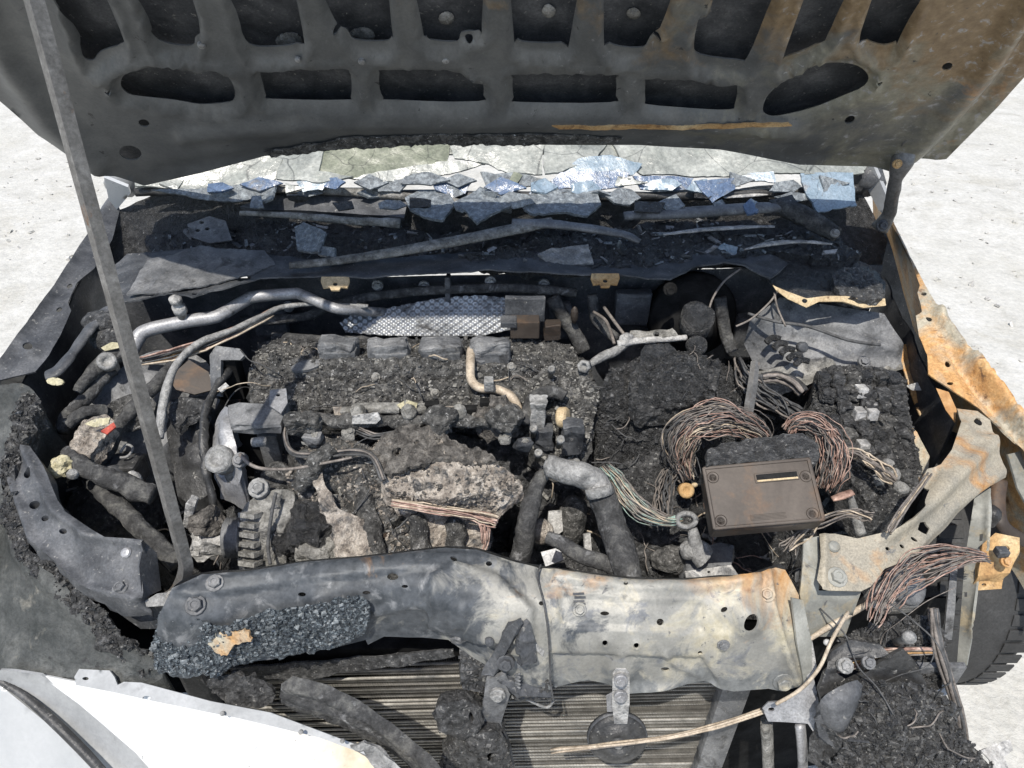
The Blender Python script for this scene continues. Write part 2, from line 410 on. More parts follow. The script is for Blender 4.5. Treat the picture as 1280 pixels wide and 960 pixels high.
# ------------------------------------------------------------------ palette
ORANGE = [(.3, (.30, .15, .055)), (.55, (.42, .235, .095)), (.8, (.46, .31, .17))]
BROWN = [(.3, (.10, .055, .03)), (.7, (.19, .11, .06))]
CREAM = [(.3, (.33, .295, .21)), (.7, (.47, .43, .33))]
SPK = dict(scale=130, lo=.62, hi=.70, cols=[(.3, (.16, .155, .14)), (.7, (.30, .29, .27))])
m_char = mat('char', [(.3, .014), (.45, .035), (.58, .075), (.74, .15)], 75, .6, bump=1., bs=240, bd=.007, spec=.5, patch=[dict(scale=150, lo=.60, hi=.68, cols=[(.3, (.22, .215, .20)), (.7, (.40, .39, .37))])])
m_chard = mat('char_deep', [(.3, .010), (.47, .022), (.62, .05), (.8, .11)], 75, .36, bump=1., bs=300, bd=.008, spec=.8, patch=[dict(scale=160, lo=.64, hi=.70, cols=[(.3, .2), (.7, .34)])])
m_ash = mat('ash_crust', [(.28, .018), (.42, (.052, .051, .048)), (.56, (.12, .117, .11)), (.76, (.26, .253, .24))], 65, .75, bump=1., bs=260, bd=.008, spec=.4, patch=[dict(scale=14, lo=.52, hi=.68, cols=[(.3, .02), (.7, .055)]), dict(scale=140, lo=.59, hi=.67, cols=[(.3, (.3, .295, .28)), (.7, (.55, .54, .52))])])
m_pinkd = mat('smoked_insulation', [(.28, (.03, .028, .025)), (.44, (.09, .083, .075)), (.6, (.20, .185, .165)), (.78, (.38, .355, .32))], 60, .85, bump=1., bs=260, bd=.008, spec=.3)
m_ashg = mat('ash_grey', [(.3, (.08, .077, .07)), (.48, (.21, .204, .187)), (.7, (.37, .36, .335))], 42, .94, bump=.9, bs=220, bd=.005, spec=.12, patch=[dict(scale=18, lo=.57, hi=.70, cols=[(.3, .05), (.7, .10)])])
m_pink = mat('scaled_insulation', [(.28, (.10, .088, .076)), (.42, (.27, .235, .20)), (.58, (.47, .42, .36)), (.78, (.66, .62, .56))], 45, .92, bump=1., bs=230, bd=.007, spec=.15, patch=[dict(scale=30, lo=.52, hi=.64, cols=[(.3, .04), (.7, .13)])])
m_soot = mat('sooted_steel', [(.3, (.03, .032, .036)), (.5, (.065, .068, .073)), (.75, (.14, .142, .147))], 16, .6, .15, bump=.4, bs=200, bd=.002, vor=.2, patch=[SPK])
m_sootg = mat('sooted_grey_steel', [(.3, (.07, .072, .075)), (.5, (.14, .142, .145)), (.75, (.25, .25, .248))], 18, .62, .2, bump=.4, bs=200, bd=.002, vor=.2, patch=[dict(scale=22, lo=.54, hi=.66, cols=[(.3, .04), (.7, .09)]), SPK])
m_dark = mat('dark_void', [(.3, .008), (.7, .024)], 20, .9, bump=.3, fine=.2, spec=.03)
m_hood = mat('burnt_hood_steel', [(.3, (.085, .088, .088)), (.5, (.115, .118, .116)), (.7, (.16, .162, .156))], 9, .5, .2, bump=.15, bs=180, bd=.001, vor=.1, fine=.15,
             patch=[dict(scale=7, lo=.55, hi=.75, cols=[(.3, (.17, .165, .125)), (.7, (.26, .248, .195))], grad=(.40, 0, .0, -.09)),
                    
                    dict(scale=9, lo=.72, hi=.86, cols=ORANGE, grad=(.55, 0, .20, -.50)), dict(scale=11, lo=.60, hi=.80, cols=[(.3, (.15, .105, .06)), (.7, (.25, .185, .11))], grad=(.55, 0, 2.2, -3.26)),
                    dict(scale=60, lo=.60, hi=.70, cols=[(.3, .2), (.7, .32)], grad=(.10, 0, 0, -.05)), dict(scale=35, lo=.66, hi=.70, cols=[(.3, .03), (.7, .06)])])
m_support = mat('scorched_galvanised', [(.28, (.15, .148, .135)), (.48, (.24, .235, .212)), (.72, (.34, .33, .30))], 10, .55, .15, bump=.2, bs=200, bd=.0015, vor=.1, fine=.15,
                patch=[dict(scale=10, lo=.47, hi=.62, cols=CREAM, grad=(.45, 0, 0, -.12)), dict(scale=16, lo=.52, hi=.62, cols=[(.3, (.10, .105, .105)), (.7, (.18, .185, .18))], grad=(0, 0, -3.0, 2.22)),
                       dict(scale=13, lo=.50, hi=.60, cols=[(.3, (.032, .037, .042)), (.7, (.085, .092, .10))], grad=(-.75, 0, 0, .045)),
                       dict(scale=24, lo=.57, hi=.66, cols=[(.3, (.10, .105, .11)), (.7, (.19, .195, .20))]),
                       dict(scale=8, lo=.50, hi=.70, cols=ORANGE, grad=(.42, 1.3, 1.0, -1.80)),
                       dict(scale=80, lo=.63, hi=.70, cols=[(.3, .06), (.7, .12)])])
m_rust = mat('rusty_panel', [(.3, (.24, .22, .18)), (.5, (.36, .325, .25)), (.7, (.46, .42, .33))], 14, .6, .1, bump=.3, bs=200, bd=.002,
             patch=[dict(scale=8, lo=.44, hi=.58, cols=[(.3, (.36, .19, .07)), (.55, (.50, .29, .12)), (.8, (.55, .38, .20))]), dict(scale=26, lo=.60, hi=.68, cols=BROWN)])
m_orange = mat('orange_rust', [(.3, (.26, .14, .055)), (.5, (.40, .25, .11)), (.7, (.52, .39, .22))], 16, .8, bump=.5, bs=180, patch=[dict(scale=25, lo=.57, hi=.68, cols=BROWN)])
m_tan = mat('tan_bracket', [(.3, (.34, .25, .14)), (.7, (.55, .44, .28))], 40, .75, bump=.4, patch=[dict(scale=45, lo=.6, hi=.7, cols=BROWN)])
m_alu = mat('dull_aluminium', [(.3, (.20, .20, .205)), (.6, (.32, .32, .325)), (.8, (.44, .44, .44))], 25, .5, .35, bump=.35, bs=220, bd=.0015, patch=[dict(scale=22, lo=.56, hi=.70, cols=[(.3, .06), (.7, .16)], rough=.8)])
m_white = mat('oxide_white', [(.3, (.20, .195, .185)), (.5, (.38, .372, .355)), (.8, (.62, .61, .59))], 45, .8, bump=.9, bs=160, bd=.004, patch=[dict(scale=30, lo=.50, hi=.62, cols=[(.3, .10), (.7, .24)])])
m_silver = mat('silver_scale', [(.3, (.12, .12, .118)), (.5, (.24, .238, .23)), (.75, (.42, .415, .40))], 45, .65, .2, bump=.8, bs=200, bd=.004)
m_plastic = mat('melted_black_plastic', [(.3, .018), (.55, .04), (.8, .095)], 28, .45, bump=.5, bs=140, bd=.003, spec=.45, patch=[SPK])
m_rubber = mat('charred_rubber', [(.3, .028), (.5, .06), (.7, (.13, .128, .12))], 45, .9, bump=.9, bs=180, bd=.004, spec=.2, patch=[dict(scale=30, lo=.58, hi=.70, cols=[(.3, .14), (.7, .24)])])
m_tyre = mat('tyre_rubber', [(.3, .026), (.6, .04), (.8, .065)], 14, .7, bump=.3, bs=140, vor=.2)
m_copper = mat('scorched_copper', [(.3, (.16, .095, .075)), (.5, (.32, .21, .17)), (.7, (.50, .39, .33))], 60, .6, .3, bump=.2)
m_wgrey = mat('wire_grey', [(.3, (.09, .08, .072)), (.7, (.25, .22, .195))], 60, .65, .2, bump=.2)
m_wtan = mat('wire_straw', [(.3, (.27, .215, .155)), (.7, (.54, .46, .36))], 60, .65, .2, bump=.2)
m_wgreen = mat('verdigris_wire', [(.35, (.22, .18, .15)), (.5, (.24, .30, .26)), (.65, (.33, .48, .43))], 22, .7, .15, bump=.2)
m_wdark = mat('wire_dark', [(.3, .035), (.7, .11)], 60, .75, .2, bump=.2)
m_steelrod = mat('rod_steel', [(.3, (.09, .086, .08)), (.55, (.15, .145, .137)), (.8, (.25, .245, .235))], 30, .5, .35, bump=.3, bs=160, bd=.001, patch=[dict(scale=26, lo=.62, hi=.72, cols=BROWN, rough=.8)])
m_paint = mat('white_paint', [(.3, (.56, .565, .56)), (.7, (.66, .66, .65))], 6, .28, bump=.03, bs=100, bd=.0005, spec=.5, fine=.04, rvar=.05, coat=.4,
              patch=[dict(scale=4, lo=.60, hi=.85, cols=[(.3, (.50, .42, .30)), (.7, (.62, .54, .41))], grad=(2.2, 0, 0, .80)), dict(scale=5, lo=.60, hi=.80, cols=[(.3, (.28, .28, .27)), (.7, (.42, .42, .41))]), dict(scale=90, lo=.66, hi=.72, cols=[(.3, .12), (.7, .2)])])
m_greypaint = mat('smoked_paint', [(.3, (.20, .205, .205)), (.6, (.32, .325, .325)), (.8, (.43, .43, .43))], 6, .45, bump=.15, bs=120, fine=.12, rvar=.08, coat=.2, patch=[dict(scale=18, lo=.6, hi=.75, cols=[(.3, .12), (.7, .2)])])
m_burntpaint = mat('burnt_paint', [(.3, (.022, .025, .024)), (.5, (.05, .053, .051)), (.7, (.115, .117, .11))], 12, .65, bump=.7, bs=150, bd=.004, patch=[dict(scale=14, lo=.60, hi=.76, cols=[(.3, (.14, .13, .105)), (.7, (.25, .235, .20))]), dict(scale=40, lo=.6, hi=.7, cols=[(.3, .02), (.7, .045)])])
m_silverpaint = mat('dull_silver_paint', [(.3, (.33, .34, .345)), (.7, (.43, .435, .435))], 5, .35, bump=.05, bs=100, fine=.05, rvar=.06, coat=.3)
m_crystal = mat('blistered_paint', [(.36, (.018, .023, .029)), (.50, (.055, .068, .08)), (.62, (.17, .20, .22)), (.74, (.48, .52, .54))], 210, .35, bump=1., bs=260, bd=.008, spec=.6)
m_brown = mat('brown_tin', [(.3, (.03, .024, .02)), (.5, (.052, .042, .035)), (.7, (.085, .07, .058))], 7, .5, .1, bump=.08, bs=160, bd=.001, vor=0, fine=.15, spec=.3, patch=[dict(scale=9, lo=.54, hi=.70, cols=[(.3, (.075, .042, .026)), (.7, (.125, .078, .045))]), dict(scale=40, lo=.62, hi=.72, cols=[(.3, .02), (.7, .04)])])
m_zinc = mat('scorched_zinc', [(.3, (.15, .15, .135)), (.5, (.24, .24, .215)), (.7, (.34, .335, .30))], 14, .6, .15, bump=.2, bs=200, bd=.0015, fine=.15, patch=[dict(scale=18, lo=.56, hi=.68, cols=[(.3, (.24, .20, .13)), (.7, (.34, .29, .20))]), dict(scale=40, lo=.62, hi=.70, cols=[(.3, .07), (.7, .13)])])
m_fin = mat('radiator_fin', [(.3, (.12, .112, .10)), (.7, (.28, .265, .235))], 30, .7, .2, bump=.3, bs=150)
m_finl = mat('radiator_tube', [(.3, (.17, .16, .14)), (.5, (.29, .275, .245)), (.75, (.40, .385, .35))], 20, .6, .2, bump=.4, bs=160, patch=[dict(scale=12, lo=.54, hi=.72, cols=[(.3, .05), (.7, .14)])])
m_glassp = mat('frosted_sky_glass', [(.3, (.16, .168, .152)), (.5, (.27, .278, .252)), (.7, (.40, .405, .37))], 12, .28, bump=.5, bs=90, bd=.003, spec=.7, cracks=6, patch=[dict(scale=9, lo=.52, hi=.70, cols=[(.3, (.17, .185, .165)), (.7, (.33, .34, .30))])])  # sky reflection painted in together with the pale ash frosting
m_glasso = mat('olive_reflection_glass', [(.3, (.11, .12, .085)), (.7, (.22, .23, .17))], 25, .3, bump=.3, bs=140, spec=.6, cracks=8)  # olive reflection painted into the glass colour
m_glassb = mat('sky_reflection_glass', [(.3, (.055, .08, .125)), (.5, (.09, .13, .205)), (.75, (.17, .225, .30))], 30, .25, bump=.5, bs=160, bd=.002, spec=.8, cracks=16, patch=[dict(scale=30, lo=.55, hi=.68, cols=[(.3, .09), (.7, .2)])])  # blue is the sky's reflection, painted into the glass colour
m_glasslb = mat('pale_sky_reflection_glass', [(.3, (.15, .205, .25)), (.7, (.25, .31, .36))], 25, .3, bump=.4, bs=160, spec=.7, cracks=16, patch=[dict(scale=30, lo=.58, hi=.70, cols=[(.3, .1), (.7, .2)])])  # paler sky reflection, likewise painted as the glass colour
m_glassa = mat('ashed_glass', [(.3, (.07, .08, .085)), (.5, (.14, .155, .165)), (.72, (.30, .33, .34))], 80, .4, bump=.8, bs=200, bd=.004, spec=.6, cracks=45)
m_red = mat('red_scrap', [(.3, (.30, .04, .03)), (.7, (.42, .09, .06))], 60, .6)
m_wax = mat('pale_yellow_scrap', [(.3, (.26, .235, .14)), (.6, (.46, .42, .28)), (.8, (.58, .55, .40))], 60, .6, bump=.6, patch=[dict(scale=60, lo=.56, hi=.66, cols=[(.3, .08), (.7, .16)])])
m_ground = mat('pale_gravel', [(.25, (.36, .35, .315)), (.42, (.44, .43, .395)), (.58, (.485, .475, .44)), (.8, (.54, .53, .50))], 7, .95, bump=.7, bs=40, bd=.012, spec=.1, fine=.14,
               patch=[dict(scale=2.2, lo=.52, hi=.68, cols=[(.3, (.36, .345, .30)), (.7, (.46, .445, .40))]), dict(scale=.9, lo=.5, hi=.72, cols=[(.3, (.40, .39, .35)), (.7, (.47, .46, .42))]), dict(scale=28, lo=.68, hi=.74, cols=[(.3, .26), (.7, .36)])])
m_stone = mat('pebble', [(.3, (.30, .29, .27)), (.6, (.46, .445, .415)), (.8, (.58, .57, .54))], 9, .95, bump=.4, bs=90)

# ------------------------------------------------------------------ ground
def ground():
    n = 90; xs = np.concatenate([np.linspace(-60, -4, 12), np.linspace(-3.8, 3.8, 110), np.linspace(4, 60, 12)]); ys = np.concatenate([np.linspace(-20, -1, 8), np.linspace(-.8, 9, 140), np.linspace(9.5, 120, 20)])
    X, Y = np.meshgrid(xs, ys); p = np.c_[X.ravel(), Y.ravel(), np.zeros(X.size)]
    p[:, 2] = fbm(p, 1.1, 4) * .03 + fbm(p, 6, 3) * .008 - .01
    w_ = len(xs); F = [[j * w_ + i, j * w_ + i + 1, (j + 1) * w_ + i + 1, (j + 1) * w_ + i] for j in range(len(ys) - 1) for i in range(w_ - 1)]
    me = bpy.data.meshes.new('ground'); me.from_pydata(p.tolist(), [], F); me.materials.append(m_ground); o = bpy.data.objects.new('ground', me); COL.objects.link(o); o['kind'] = 'structure'; o['label'] = 'pale sunlit gravel ground around the car'
    me.polygons.foreach_set('use_smooth', np.ones(len(F), bool)); TOPS[o.name] = (p, np.tile((0, 0, 1.), (len(p), 1)), None)
    q = []
    while len(q) < 2600:
        s = random.choice((-1, 1)); x = s * random.uniform(1.0, 3.4); y = random.uniform(.4, 5.5) if random.random() < .75 else random.uniform(5, 8)
        q.append((x, y))
    q = np.array(q); TOPS['_g'] = (np.c_[q, fbm(np.c_[q, q[:, 0] * 0], 1.1, 4) * .03 - .008], np.tile((0, 0, 1.), (len(q), 1)), None)
    class S: name = '_g'
    o2 = flakes('gravel', [S], 2600, .005, [m_stone, m_ground], None, lift=.1, label='loose pale gravel stones scattered over the ground', cat='gravel')
ground()

# ------------------------------------------------------------------ the bay: floor, firewall and inner walls
def sheet(name, pts, mat_, parent=None, nx=24, ny=16, amp=.006, f=14, thick=.004, **t):
    a, b, c, d = [np.array(p, float) for p in pts]; V = []
    for j in range(ny + 1):
        for i in range(nx + 1):
            s, q = i / nx, j / ny; V.append((a * (1 - s) + b * s) * (1 - q) + (d * (1 - s) + c * s) * q)
    V = np.array(V); n = np.cross(b - a, d - a); n /= np.linalg.norm(n); V += n * (fbm(V, f, 4) * amp)[:, None]
    k = len(V); V = np.r_[V, V - n * thick]; F = []
    for j in range(ny):
        for i in range(nx):
            q = [j * (nx + 1) + i, j * (nx + 1) + i + 1, (j + 1) * (nx + 1) + i + 1, (j + 1) * (nx + 1) + i]; F += [q, [x + k for x in q[::-1]]]
    return mk(name, V, F, mat_, parent, True, **t)
bay = thing('engine_bay_shell', 'soot black inner shell of the engine bay, floor, firewall and side walls', 'car body', (0, 1.0, .36))
sheet('floor_panel', [(-.95, .74, .42), (.8, .74, .42), (.8, 1.45, .42), (-.95, 1.45, .42)], m_dark, bay, amp=.03)
sheet('firewall', [(-.95, 1.36, .40), (.80, 1.36, .40), (.80, 1.39, .97), (-.90, 1.39, .93)], m_soot, bay, amp=.02, f=7)
sheet('inner_wall', [(-.865, .72, .40), (-.935, 1.45, .40), (-.935, 1.45, .95), (-.875, .72, .85)], m_soot, bay, amp=.01)
sheet('inner_wall', [(.82, 1.42, .40), (.80, 1.0, .40), (.80, 1.0, .86), (.82, 1.42, .93)], m_soot, bay, amp=.01)
sheet('dark_fill_sheet', [(.28, .73, .02), (.80, .80, .02), (.80, .80, .62), (.28, .73, .62)], m_dark, bay, amp=.01)  # dark sheet added to close the shaded opening right of the radiator

# ------------------------------------------------------------------ hood
hs = R(50); hup = np.array((0, -math.cos(hs), math.sin(hs))); hn = np.array((0, -math.sin(hs), -math.cos(hs))); h0 = np.array((0, 1.38, 1.22))
hsurf = plane_surf(h0, hn)
hood = thing('hood', 'burnt steel car hood propped open, underside frame with oval and square cutouts showing', 'hood', tuple(h0))
HO = [(180, 232), (330, 198), (440, 185), (560, 182), (700, 183), (800, 185), (900, 191), (1000, 207), (1100, 209), (1183, 199), (1247, 134), (1280, 97), (1330, 30), (1372, -60), (1400, -170), (1400, -330),
      (-150, -330), (-140, -150), (-90, -20), (-45, 70), (0, 127), (48, 167), (85, 186), (125, 214)]
def up(h): return [(u, v) if v > -9 else (u + (u - 640) * .11, -95) for u, v in h]
HH = [[(150, 112), (156, 98), (175, 91), (203, 87), (237, 91), (269, 94), (284, 102), (292, 116), (292, 130), (281, 134), (250, 136), (219, 131), (181, 127), (159, 123)],
      [(325, 97), (335, 93), (425, 93), (436, 97), (439, 110), (438, 128), (430, 131), (340, 130), (332, 126), (328, 110)],
      [(474, 99), (480, 94), (560, 94), (574, 97), (585, 106), (600, 108), (604, 113), (604, 125), (598, 132), (490, 131), (479, 129), (474, 115)],
      [(641, 105), (648, 98), (763, 99), (770, 105), (770, 125), (763, 133), (650, 133), (642, 128)],
      [(807, 110), (811, 104), (860, 106), (914, 110), (922, 117), (919, 137), (912, 142), (860, 139), (811, 135), (807, 131)],
      [(954, 142), (963, 122), (987, 104), (1020, 89), (1048, 85), (1073, 89), (1086, 101), (1081, 112), (1052, 126), (1012, 142), (979, 149), (961, 149)],
      [(81, -10), (138, -10), (144, 34), (153, 60), (125, 71), (117, 77), (106, 73), (100, 59), (91, 31)],
      [(183, -10), (185, 30), (188, 47), (200, 59), (219, 64), (240, 64), (243, 54), (247, 31), (243, -10)],
      [(287, -10), (294, 19), (303, 50), (316, 64), (344, 65), (371, 61), (378, 47), (366, -10)],
      [(402, -10), (414, 25), (433, 44), (444, 57), (480, 59), (489, 53), (489, 40), (483, -10)],
      [(525, -10), (527, 38), (533, 53), (542, 58), (571, 59), (577, 48), (599, 45), (602, 38), (602, -10)],
      [(642, -10), (642, 47), (647, 56), (661, 60), (702, 60), (713, 53), (717, -10)],
      [(755, -10), (755, 50), (762, 61), (780, 66), (804, 66), (813, 53), (833, 24), (837, -10)],
      [(876, 24), (868, 61), (876, 75), (922, 81), (935, 77), (959, 20), (965, -10), (894, -10), (888, 20)],
      [(1006, -10), (991, 41), (979, 74), (987, 77), (1020, 63), (1040, 41), (1043, -10)],
      [(1083, -10), (1077, 45), (1085, 57), (1105, 63), (1121, 59), (1127, 50), (1136, -10)]]
HH = [up(h) for h in HH]
HS = [ell(135, 114, 4, 2.5, 8), ell(180, 154, 7, 4.5, 9, 15), ell(163, 191, 14, 9, 12, 10), ell(1184, 83, 7, 4.5, 9, -25), ell(1099, 103, 4, 2.5, 8), ell(1062, 149, 7, 4.5, 9, -30), ell(586, 53, 5, 3, 8), ell(588, 100, 3.5, 2.5, 8), ell(421, 40, 5, 2.5, 8), ell(822, 49, 5, 2.5, 8)]
hf = [('a', h, 5, -.009) for h in HH]
hf = [('a', [(u + (u - np.mean([q[0] for q in h])) * .16, v + (v - np.mean([q[1] for q in h])) * .30) for u, v in h], 4, -.010) for h in HH]
hf += [('l', [(u + (u - np.mean([q[0] for q in h])) * .20, v + (v - np.mean([q[1] for q in h])) * .36) for u, v in h + h[:1]], 4, .006) for h in HH]
hf += [('l', [(230, 168), (420, 152), (640, 150), (860, 152), (1000, 166)], 10, .012), ('l', [(200, 212), (440, 180), (700, 178), (960, 196), (1150, 203)], 6, -.006), ('l', [(690, 160), (860, 160), (990, 158)], 3, .003),
       ('l', [(1120, 209), (1180, 150), (1230, 90), (1290, 0), (1330, -120)], 16, .02), ('l', [(1150, 205), (1215, 140), (1262, 80), (1330, -40)], 8, -.012),
       ('l', [(120, 205), (60, 150), (10, 80), (-30, 0), (-70, -120)], 16, .02), ('l', [(300, 88), (180, 82), (120, 100)], 8, .006), ('l', [(60, -60), (75, 0), (90, 60), (130, 95)], 10, .010)]
relief('inner_panel', HO, None, m_hood, hood, holes=HH + HS, step=7, thick=.0025, feats=hf, surf=hsurf, noise=[(.002, 7, 2)], jit=.2)
osk = plane_surf(h0 - hn * .055 - hup * .0, hn)
out_sk = relief('outer_skin', [((u - 640) * .985 + 640, v - 6 if v > 100 else v) for u, v in HO], None, m_soot, hood, step=16, surf=plane_surf(h0 - hn * .05, hn), noise=[(.004, 6, 3)], thick=.002)
for u, v, a, b in [(361, 51, 17, 10), (452, 45, 17, 11), (558, 23, 10, 8), (686, 14, 9, 8), (792, 17, 9, 7)]:
    relief('adhesive_pad', ell(u, v, a, b, 14), None, m_ashg, hood, step=3, surf=plane_surf(h0 - hn * .047, hn), dome=(.004, 5), thick=.004, noise=[(.002, 120, 2)])
# blisters of paint along the rear edge strip
bl = relief('blistered_strip', [(330, 190), (440, 172), (560, 168), (700, 168), (780, 172), (770, 178), (640, 181), (520, 181), (420, 186), (340, 196)], None, m_ash, hood, step=3, surf=plane_surf(h0 + hn * .006, hn), noise=[(.004, 80, 3, True)], flat=True, thick=.003, edge=3)
relief('rust_streak', [(690, 158), (760, 157), (860, 157), (985, 154), (990, 158), (900, 161), (800, 162), (700, 162)], None, m_orange, hood, step=3.5, surf=plane_surf(h0 + hn * .0135, hn), noise=[(.001, 50, 3)], thick=.003, edge=2)
for u, v, r in [(372, 74, 4), (452, 76, 5), (557, 75, 5), (252, 56, 5)]: bolt(tuple(hsurf([(u, v)])[0] + hn * .001), r * .0012, m_silver, hood, hn, 'plug', 'stud', True)
hinge = tube('hinge', [(1139, 176, None, 1.37), (1128, 202, None, 1.36), (1120, 222, None, 1.36), (1115, 248, None, 1.37), (1110, 270, None, 1.38), (1099, 286, None, 1.39)], [9, 14, 9, 8.5, 9, 12], m_steelrod, hood, flatten=.45, n=12, rough=.002, label='rusty curved hinge arm')
lathe('pivot', P(1139, 176, None, 1.352), hn, [(.0, -.004), (.017, -.004), (.017, .006), (.009, .006), (.008, .002), (.001, .002)], m_steelrod, hinge)
bolt((1122, 205, None, 1.345), 4, m_orange, hinge, (0, -1, .2)); bolt((1103, 282, None, 1.37), 5, m_soot, hinge, (0, -.9, .5))

# ------------------------------------------------------------------ prop rod
rod = thing('hood_prop_rod', 'long bare steel prop rod leaning up at the left to hold the hood', 'prop rod', (205, 750, .80))
rp = np.array([P(40, -10, None, .845), P(228, 688, None, .70)])
a_ = rp[0] + (rp[0] - rp[1]) * .34
pts = np.array([a_, rp[0], rp[0] * .5 + rp[1] * .5, rp[0] * .1 + rp[1] * .9, rp[1], P(232, 712, None, .69), P(222, 738, None, .683), P(205, 749, None, .68)])
V, F = tube_geo(crom(pts, 10), .0108, 4, .0004, .9); mk('rod', V, F, m_steelrod, rod, False)
relief('foot_clip', [(172, 757), (196, 742), (236, 738), (240, 745), (213, 757), (176, 759)], [(172, 757, .815), (196, 742, .825), (240, 745, .83), (210, 757, .815)], m_silver, rod, step=4, thick=.006)
bolt((214, 745, .832), 5, m_steelrod, rod)
# ------------------------------------------------------------------ windshield
wsl = R(32); wn = np.array((0, -math.sin(wsl), math.cos(wsl))); w0 = np.array((0, 1.55, 1.055)); wsurf = plane_surf(w0, wn)
ws = thing('windshield', 'shattered windshield glass hanging in pale broken sheets under the hood edge', 'windshield', tuple(w0))
def tiltplane(poly, ax, ay, off=0):
    c = np.mean(poly, 0); p = wsurf([c])[0] + wn * off; n = wn + np.array((ax, ay, 0)); return plane_surf(p, n / np.linalg.norm(n))
PALE = [([(170, 233), (330, 194), (352, 200), (345, 226), (300, 233), (230, 238)], m_glassp, .05, -.1, .002), ([(330, 190), (405, 184), (400, 214), (440, 220), (400, 229), (345, 226), (352, 204)], m_glassp, -.08, .1, .004),
        ([(380, 186), (440, 178), (562, 178), (560, 203), (500, 210), (440, 223), (402, 214)], m_glasso, .02, .05, -.002), ([(440, 223), (500, 209), (560, 201), (606, 205), (560, 217), (480, 228)], m_glassp, .1, -.15, .004),
        ([(563, 178), (682, 178), (679, 216), (640, 218), (610, 205), (566, 198)], m_glassp, -.05, 0, .001), ([(683, 178), (762, 178), (742, 199), (702, 214), (681, 216)], m_glassp, .08, .1, .003),
        ([(702, 216), (725, 198), (764, 194), (802, 206), (792, 219)], m_glasslb, 0, -.2, .005), ([(764, 178), (860, 180), (950, 186), (1012, 204), (1004, 218), (900, 219), (802, 218), (778, 205)], m_glassp, -.03, .04, .0),
        ([(1012, 202), (1080, 200), (1078, 217), (1004, 219)], m_glassp, .12, 0, .004)]
BLUE = [([(188, 238), (335, 230), (346, 240), (300, 252), (268, 251)], m_glassa, .1, -.25, .004), ([(538, 221), (592, 221), (580, 240), (563, 246), (545, 237)], m_glassb, .05, -.3, .006), ([(370, 229), (412, 226), (402, 237), (380, 241)], m_glasslb, -.1, -.25, .006),
        ([(690, 226), (702, 215), (787, 215), (780, 233), (750, 237), (700, 236)], m_glassb, 0, -.25, .006), ([(868, 226), (918, 221), (921, 236), (889, 254)], m_glassb, .1, -.3, .008), ([(998, 218), (1068, 215), (1072, 256), (1024, 265), (1008, 243)], m_glasslb, .05, -.1, .006),
        ([(910, 218), (966, 216), (968, 229), (922, 227)], m_glasslb, -.1, -.2, .004), ([(792, 220), (868, 221), (862, 236), (800, 237)], m_glassb, .05, -.2, .003), ([(470, 226), (520, 221), (500, 238), (474, 240)], m_glassa, -.1, -.2, .004), ([(600, 214), (660, 218), (690, 226), (650, 236), (610, 232)], m_glassa, .1, -.1, .002), ([(640, 216), (652, 220), (642, 232), (634, 226)], m_glasso, .2, 0, .008)]
for poly, m, ax, ay, off in PALE + BLUE:
    c = np.mean(poly, 0)
    relief('shard', [(u + random.uniform(-2, 2), v) for u, v in poly], None, m, ws, step=5, surf=tiltplane(poly, ax, ay, off), noise=[(.010, 7, 2), (.002, 40, 2, True)], thick=.005, flat=False, edge=3)
for k in range(17):
    u = 215 + k * 51 + random.uniform(-8, 8); v = 232 + random.uniform(-8, 8); a = random.uniform(20, 36); b = random.uniform(8, 14)
    poly = [(u + a * math.cos(t) * random.uniform(.6, 1.1), v + b * math.sin(t) * random.uniform(.6, 1.1)) for t in np.linspace(0, 2 * math.pi, random.randint(3, 5), endpoint=False)]
    relief('shard', poly, None, random.choice([m_glassb, m_glassa, m_glassa, m_glasslb, m_glasso, m_glassp]), ws, step=4, surf=tiltplane(poly, random.uniform(-.3, .3), random.uniform(-.4, .1), random.uniform(.006, .016)), noise=[(.006, 18, 2), (.002, 60, 2, True)], thick=.005, flat=False)
for k in range(22):
    u = 330 + k * 32 + random.uniform(-10, 10); v = 247 + random.uniform(-7, 12); a = random.uniform(12, 26); b = random.uniform(6, 13); t0 = random.uniform(0, 1)
    poly = [(u + a * math.cos(t + t0) * random.uniform(.6, 1.1), v + b * math.sin(t + t0) * random.uniform(.6, 1.1)) for t in np.linspace(0, 2 * math.pi, random.randint(4, 6), endpoint=False)]
    relief('shard', poly, [(u - a, v, 1.062), (u + a, v, 1.062 + random.uniform(-.012, .012)), (u, v + b, 1.05)], random.choice([m_glassa, m_glassa, m_glassb, m_chard]), ws, step=4, noise=[(.006, 18, 2), (.002, 60, 2, True)], thick=.005, flat=False)
# the upper glass running back under the hood, and the black band it was glued to
relief('upper_glass', [(165, 200), (300, 168), (640, 160), (960, 168), (1090, 196), (1080, 214), (900, 200), (640, 190), (330, 205), (170, 236)], None, m_glassp, ws, step=14, surf=plane_surf(w0 - wn * .012, wn), noise=[(.006, 9, 3, True)], thick=.005, flat=True)
tube('seal', [(170, 240, 1.05), (300, 236, 1.05), (420, 240, 1.05), (520, 243, 1.05), (700, 246, 1.05), (860, 244, 1.05), (1000, 240, 1.05), (1075, 236, 1.05)], 6, m_plastic, ws, rough=.004)
for sgn, u in ((-1, 150), (1, 1088)):
    a = P(u, 236, 1.05)
    tube('pillar', [a, a + np.array((-sgn * .03, .35, .22)), a + np.array((-sgn * .10, .75, .42))], .035, m_greypaint if sgn < 0 else m_soot, ws, world=True)
pil = [(1078, 205), (1092, 208), (1110, 250), (1108, 272), (1098, 262), (1084, 236)]
relief('pillar_foot', pil, [(1078, 205, 1.1), (1110, 250, 1.04), (1100, 268, 1.0)], m_greypaint, ws, step=5, thick=.01)
